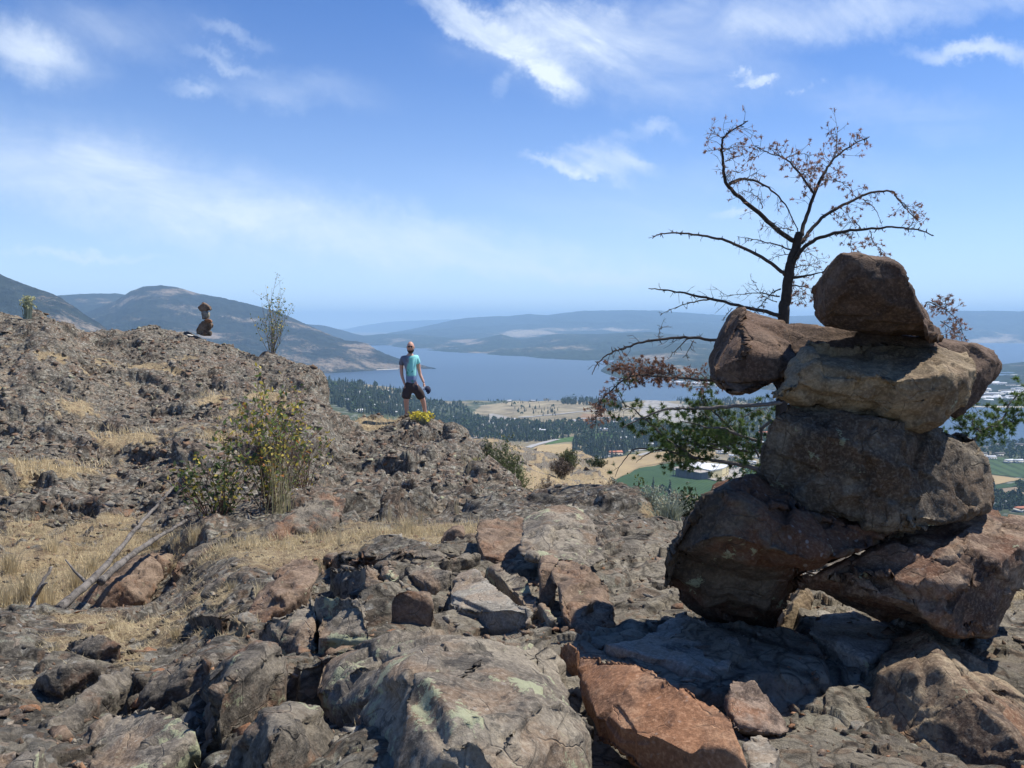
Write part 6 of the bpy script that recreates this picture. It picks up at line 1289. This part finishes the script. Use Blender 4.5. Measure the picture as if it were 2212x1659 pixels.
for i, (x, y) in enumerate(HW):
    roof = random.choices((0, 1, 3), (3, 3, 2))[0]; cl_ = {0: 'pale grey', 1: 'dark', 3: 'white'}[roof]
    house(x, y, random.uniform(11, 18), random.uniform(9, 12), random.uniform(4, 5.5), random.choice((0, 0, 1)), roof, random.uniform(-.7, .7), f'small valley house with a {cl_} roof among the trees below', f'{cl_}-roofed houses of the valley')
for x, y, lb in ((1384,945,'red-roofed house left of the green pine boughs'),(1486,937,'large house with an orange-red roof showing through the pine boughs'),(1650,940,'red-roofed house close to the left side of the stone stack'),(1330,984,'small orange-red house at the top edge of the dry field')):
    house(x, y, 20, 13, 6, 1, 2, random.uniform(-.3, .3), lb)
R2 = [(2095,962),(2110,975),(2130,972),(2160,985),(2185,975),(2140,992),(2200,1000),(2120,985),(2225,985),(2180,1000),(2100,950),(2205,965),(2150,965)]
for x, y in R2: house(x, y, random.uniform(14, 20), 12, 5, 0, random.choice((0, 1, 1)), random.uniform(-.5, .5), 'grey-roofed house in the lakeside village at the right edge', 'lakeside village houses')
for x, y, rf, lb in ((2120,1088,2,'low house with a tan-red roof beside the tall conifer'),(2145,1098,3,'white-roofed house under the tall conifer'),(2185,1090,3,'small white shed right of the tall conifer'),(2212,1105,2,'red-roofed house cut by the right edge')):
    house(x, y, 20, 13, 5, 0, rf, .2, lb)
# yellow-walled packing hall with a pale flat roof
def hall():
    k_ = 1.037; A, B, C, E, D = [(x*k_, y*k_) for x, y in ((257,1091),(276,1107),(291,1132),(252,1158),(229,1138))]; D2, A2 = (214*k_, 1123*k_), (241*k_, 1081*k_)
    zg = min(float(val_z(x, y)[0]) for x, y in (A, C, E, D2, A2)); org = Vector((A[0], A[1], zg)); zr = -190*k_; root = empty('warehouse', org, 'large yellow-walled hall with a pale flat roof and dark open shed beside the green field', 'building')
    def prism(nm, poly, z0, z1, mat, grow=0.0):
        cx_, cy_ = sum(p_[0] for p_ in poly)/len(poly), sum(p_[1] for p_ in poly)/len(poly); pp = [(x+(x-cx_)*grow, y+(y-cy_)*grow) for x, y in poly]; n = len(pp); bm = bmesh.new()
        lo_ = [bm.verts.new((x-org.x, y-org.y, z0-org.z)) for x, y in pp]; hi = [bm.verts.new((x-org.x, y-org.y, z1-org.z)) for x, y in pp]; bm.faces.new(lo_[::-1]); bm.faces.new(hi)
        for i in range(n): bm.faces.new((lo_[i], lo_[(i+1) % n], hi[(i+1) % n], hi[i]))
        me = bpy.data.meshes.new(nm); bm.to_mesh(me); bm.free(); me.materials.append(mat); o = bpy.data.objects.new(nm, me); COL.objects.link(o); o.parent = root
    prism('walls', [A, B, C, E, D], zg-1, zr-.2, WL[2]); prism('roof', [A, B, C, E, D], zr-.15, zr+.9, RF[3], .015)
    mid_ = lambda p_, q_, f: (p_[0]+(q_[0]-p_[0])*f, p_[1]+(q_[1]-p_[1])*f)
    prism('shed_roof', [A, D, D2, A2], zr-1.6, zr-.8, plain('shed_roof_tan', (.42,.37,.31), .8), .0); prism('shed_shade_fill', [mid_(A, A2, .15), mid_(D, D2, .15), mid_(D, D2, .8), mid_(A, A2, .8)], zg-1, zr-1.7, plain('shed_shade', (.09,.09,.10), .8), -.06)  # dark-coloured block stands in for the shade inside the open shed
    for f in (0, .25, .5, .75, 1): c_ = mid_(A2, D2, f*.96+.02); prism('post', [(c_[0]-.4, c_[1]-.4), (c_[0]+.4, c_[1]-.4), (c_[0]+.4, c_[1]+.4), (c_[0]-.4, c_[1]+.4)], zg-1, zr-1.65, RF[1])
    d_ = [mid_(A, B, .35), mid_(A, B, .65)]; prism('door', [(d_[0][0]+.2, d_[0][1]-.3), (d_[1][0]+.2, d_[1][1]-.3), (d_[1][0], d_[1][1]+.2), (d_[0][0], d_[0][1]+.2)], zg, zg+5, M_win)
hall()
field('yard', [(1452,1014),(1472,1025),(1545,1040),(1590,1042),(1612,1025),(1605,1008),(1540,1004)], plain('yard_gravel', (.32,.29,.25), .9, .2, .2), 1.4)
# the town on the far right shore, and the white houses along the far beach
TW = valley = None
def far_house(x, y, L, Wd, H, roof, label, group, Yd=None):
    dx, dy, dz = ray(x, y)
    if Yd is None: return
    o = house(1500, 950, L, Wd, H, 0, roof, random.uniform(-.5, .5), label, group); o.location = (dx/dy*Yd, Yd, Yd*dz/dy-1.5)
def town_z(x, y):
    # distance on the right-shore plain, same lines as its surface
    ys = [(879, 2560), (842, 3000), (800, 4350), (788, 4900)]; return float(np.interp(-y, [-a for a, _ in ys], [b for _, b in ys]))
for _ in range(110):
    x = random.uniform(2060, 2225); y = random.choice((random.gauss(852, 4), random.uniform(800, 874), random.gauss(862, 3)))
    if 798 < y < 876: far_house(x, y, random.uniform(18, 42), random.uniform(14, 24), random.uniform(5, 9), random.choice((0, 3, 0, 1)), 'pale building in the hazy town on the far shore', 'buildings of the far town', town_z(x, y))
for _ in range(22):
    x = random.uniform(1440, 1545); y = 829+(x-1440)*.05+random.uniform(-5, -1); far_house(x, y, random.uniform(14, 26), 12, 6, random.choice((0, 3)), 'white house by the beach on the far shore', 'houses of the far beach', LK(x, y+3.5)[2])
tw_p = P(2101, 836, 3300); tb = empty('tower_block', (tw_p.x, 3300, tw_p.z-18), 'pinkish high-rise block above the far town, right of the arm slabs', 'building')
a = MB(); a.box((0, 0, 22), (24, 20, 60)); a.build('walls', plain('tower_pink', (.42,.33,.30), .8), tb, smooth=False); a = MB()
for k in range(12): a.box((0, -10.1, -4+k*4.6), (20, .4, 1.6))
a.build('windows', M_win, tb, smooth=False)
mbb = MB()
for i in range(30):
    x0 = 1430+i*4; A = LK(x0, 831+(x0-1430)*.055+1.2); B = LK(x0+4, 831+(x0+4-1430)*.055+1.2)
# narrow pale beaches
def beach(pts_, wid=26):
    mb = MB(); L_, R_ = [], []
    for x, y in pts_:
        q = LK(x, y); w = P(x, y, q[2]); L_.append((w.x, w.y-wid*.5, LAKE+.6)); R_.append((w.x, w.y+wid*2, LAKE+1.2))
    n = len(L_); mb.add(L_+R_, [(i, i+1, n+i+1, n+i) for i in range(n-1)]); tag(mb.build('beach', M_beach, smooth=False), kind='structure')
M_beach = plain('beach_sand', (.5,.45,.36), .9, .1, .05)
beach([(725,804.5),(750,802),(800,800.2),(860,797.5)]); beach([(1480,832.5),(1520,833),(1560,835)], 20); beach([(2060,877),(2100,879),(2160,880),(2240,881)], 16)
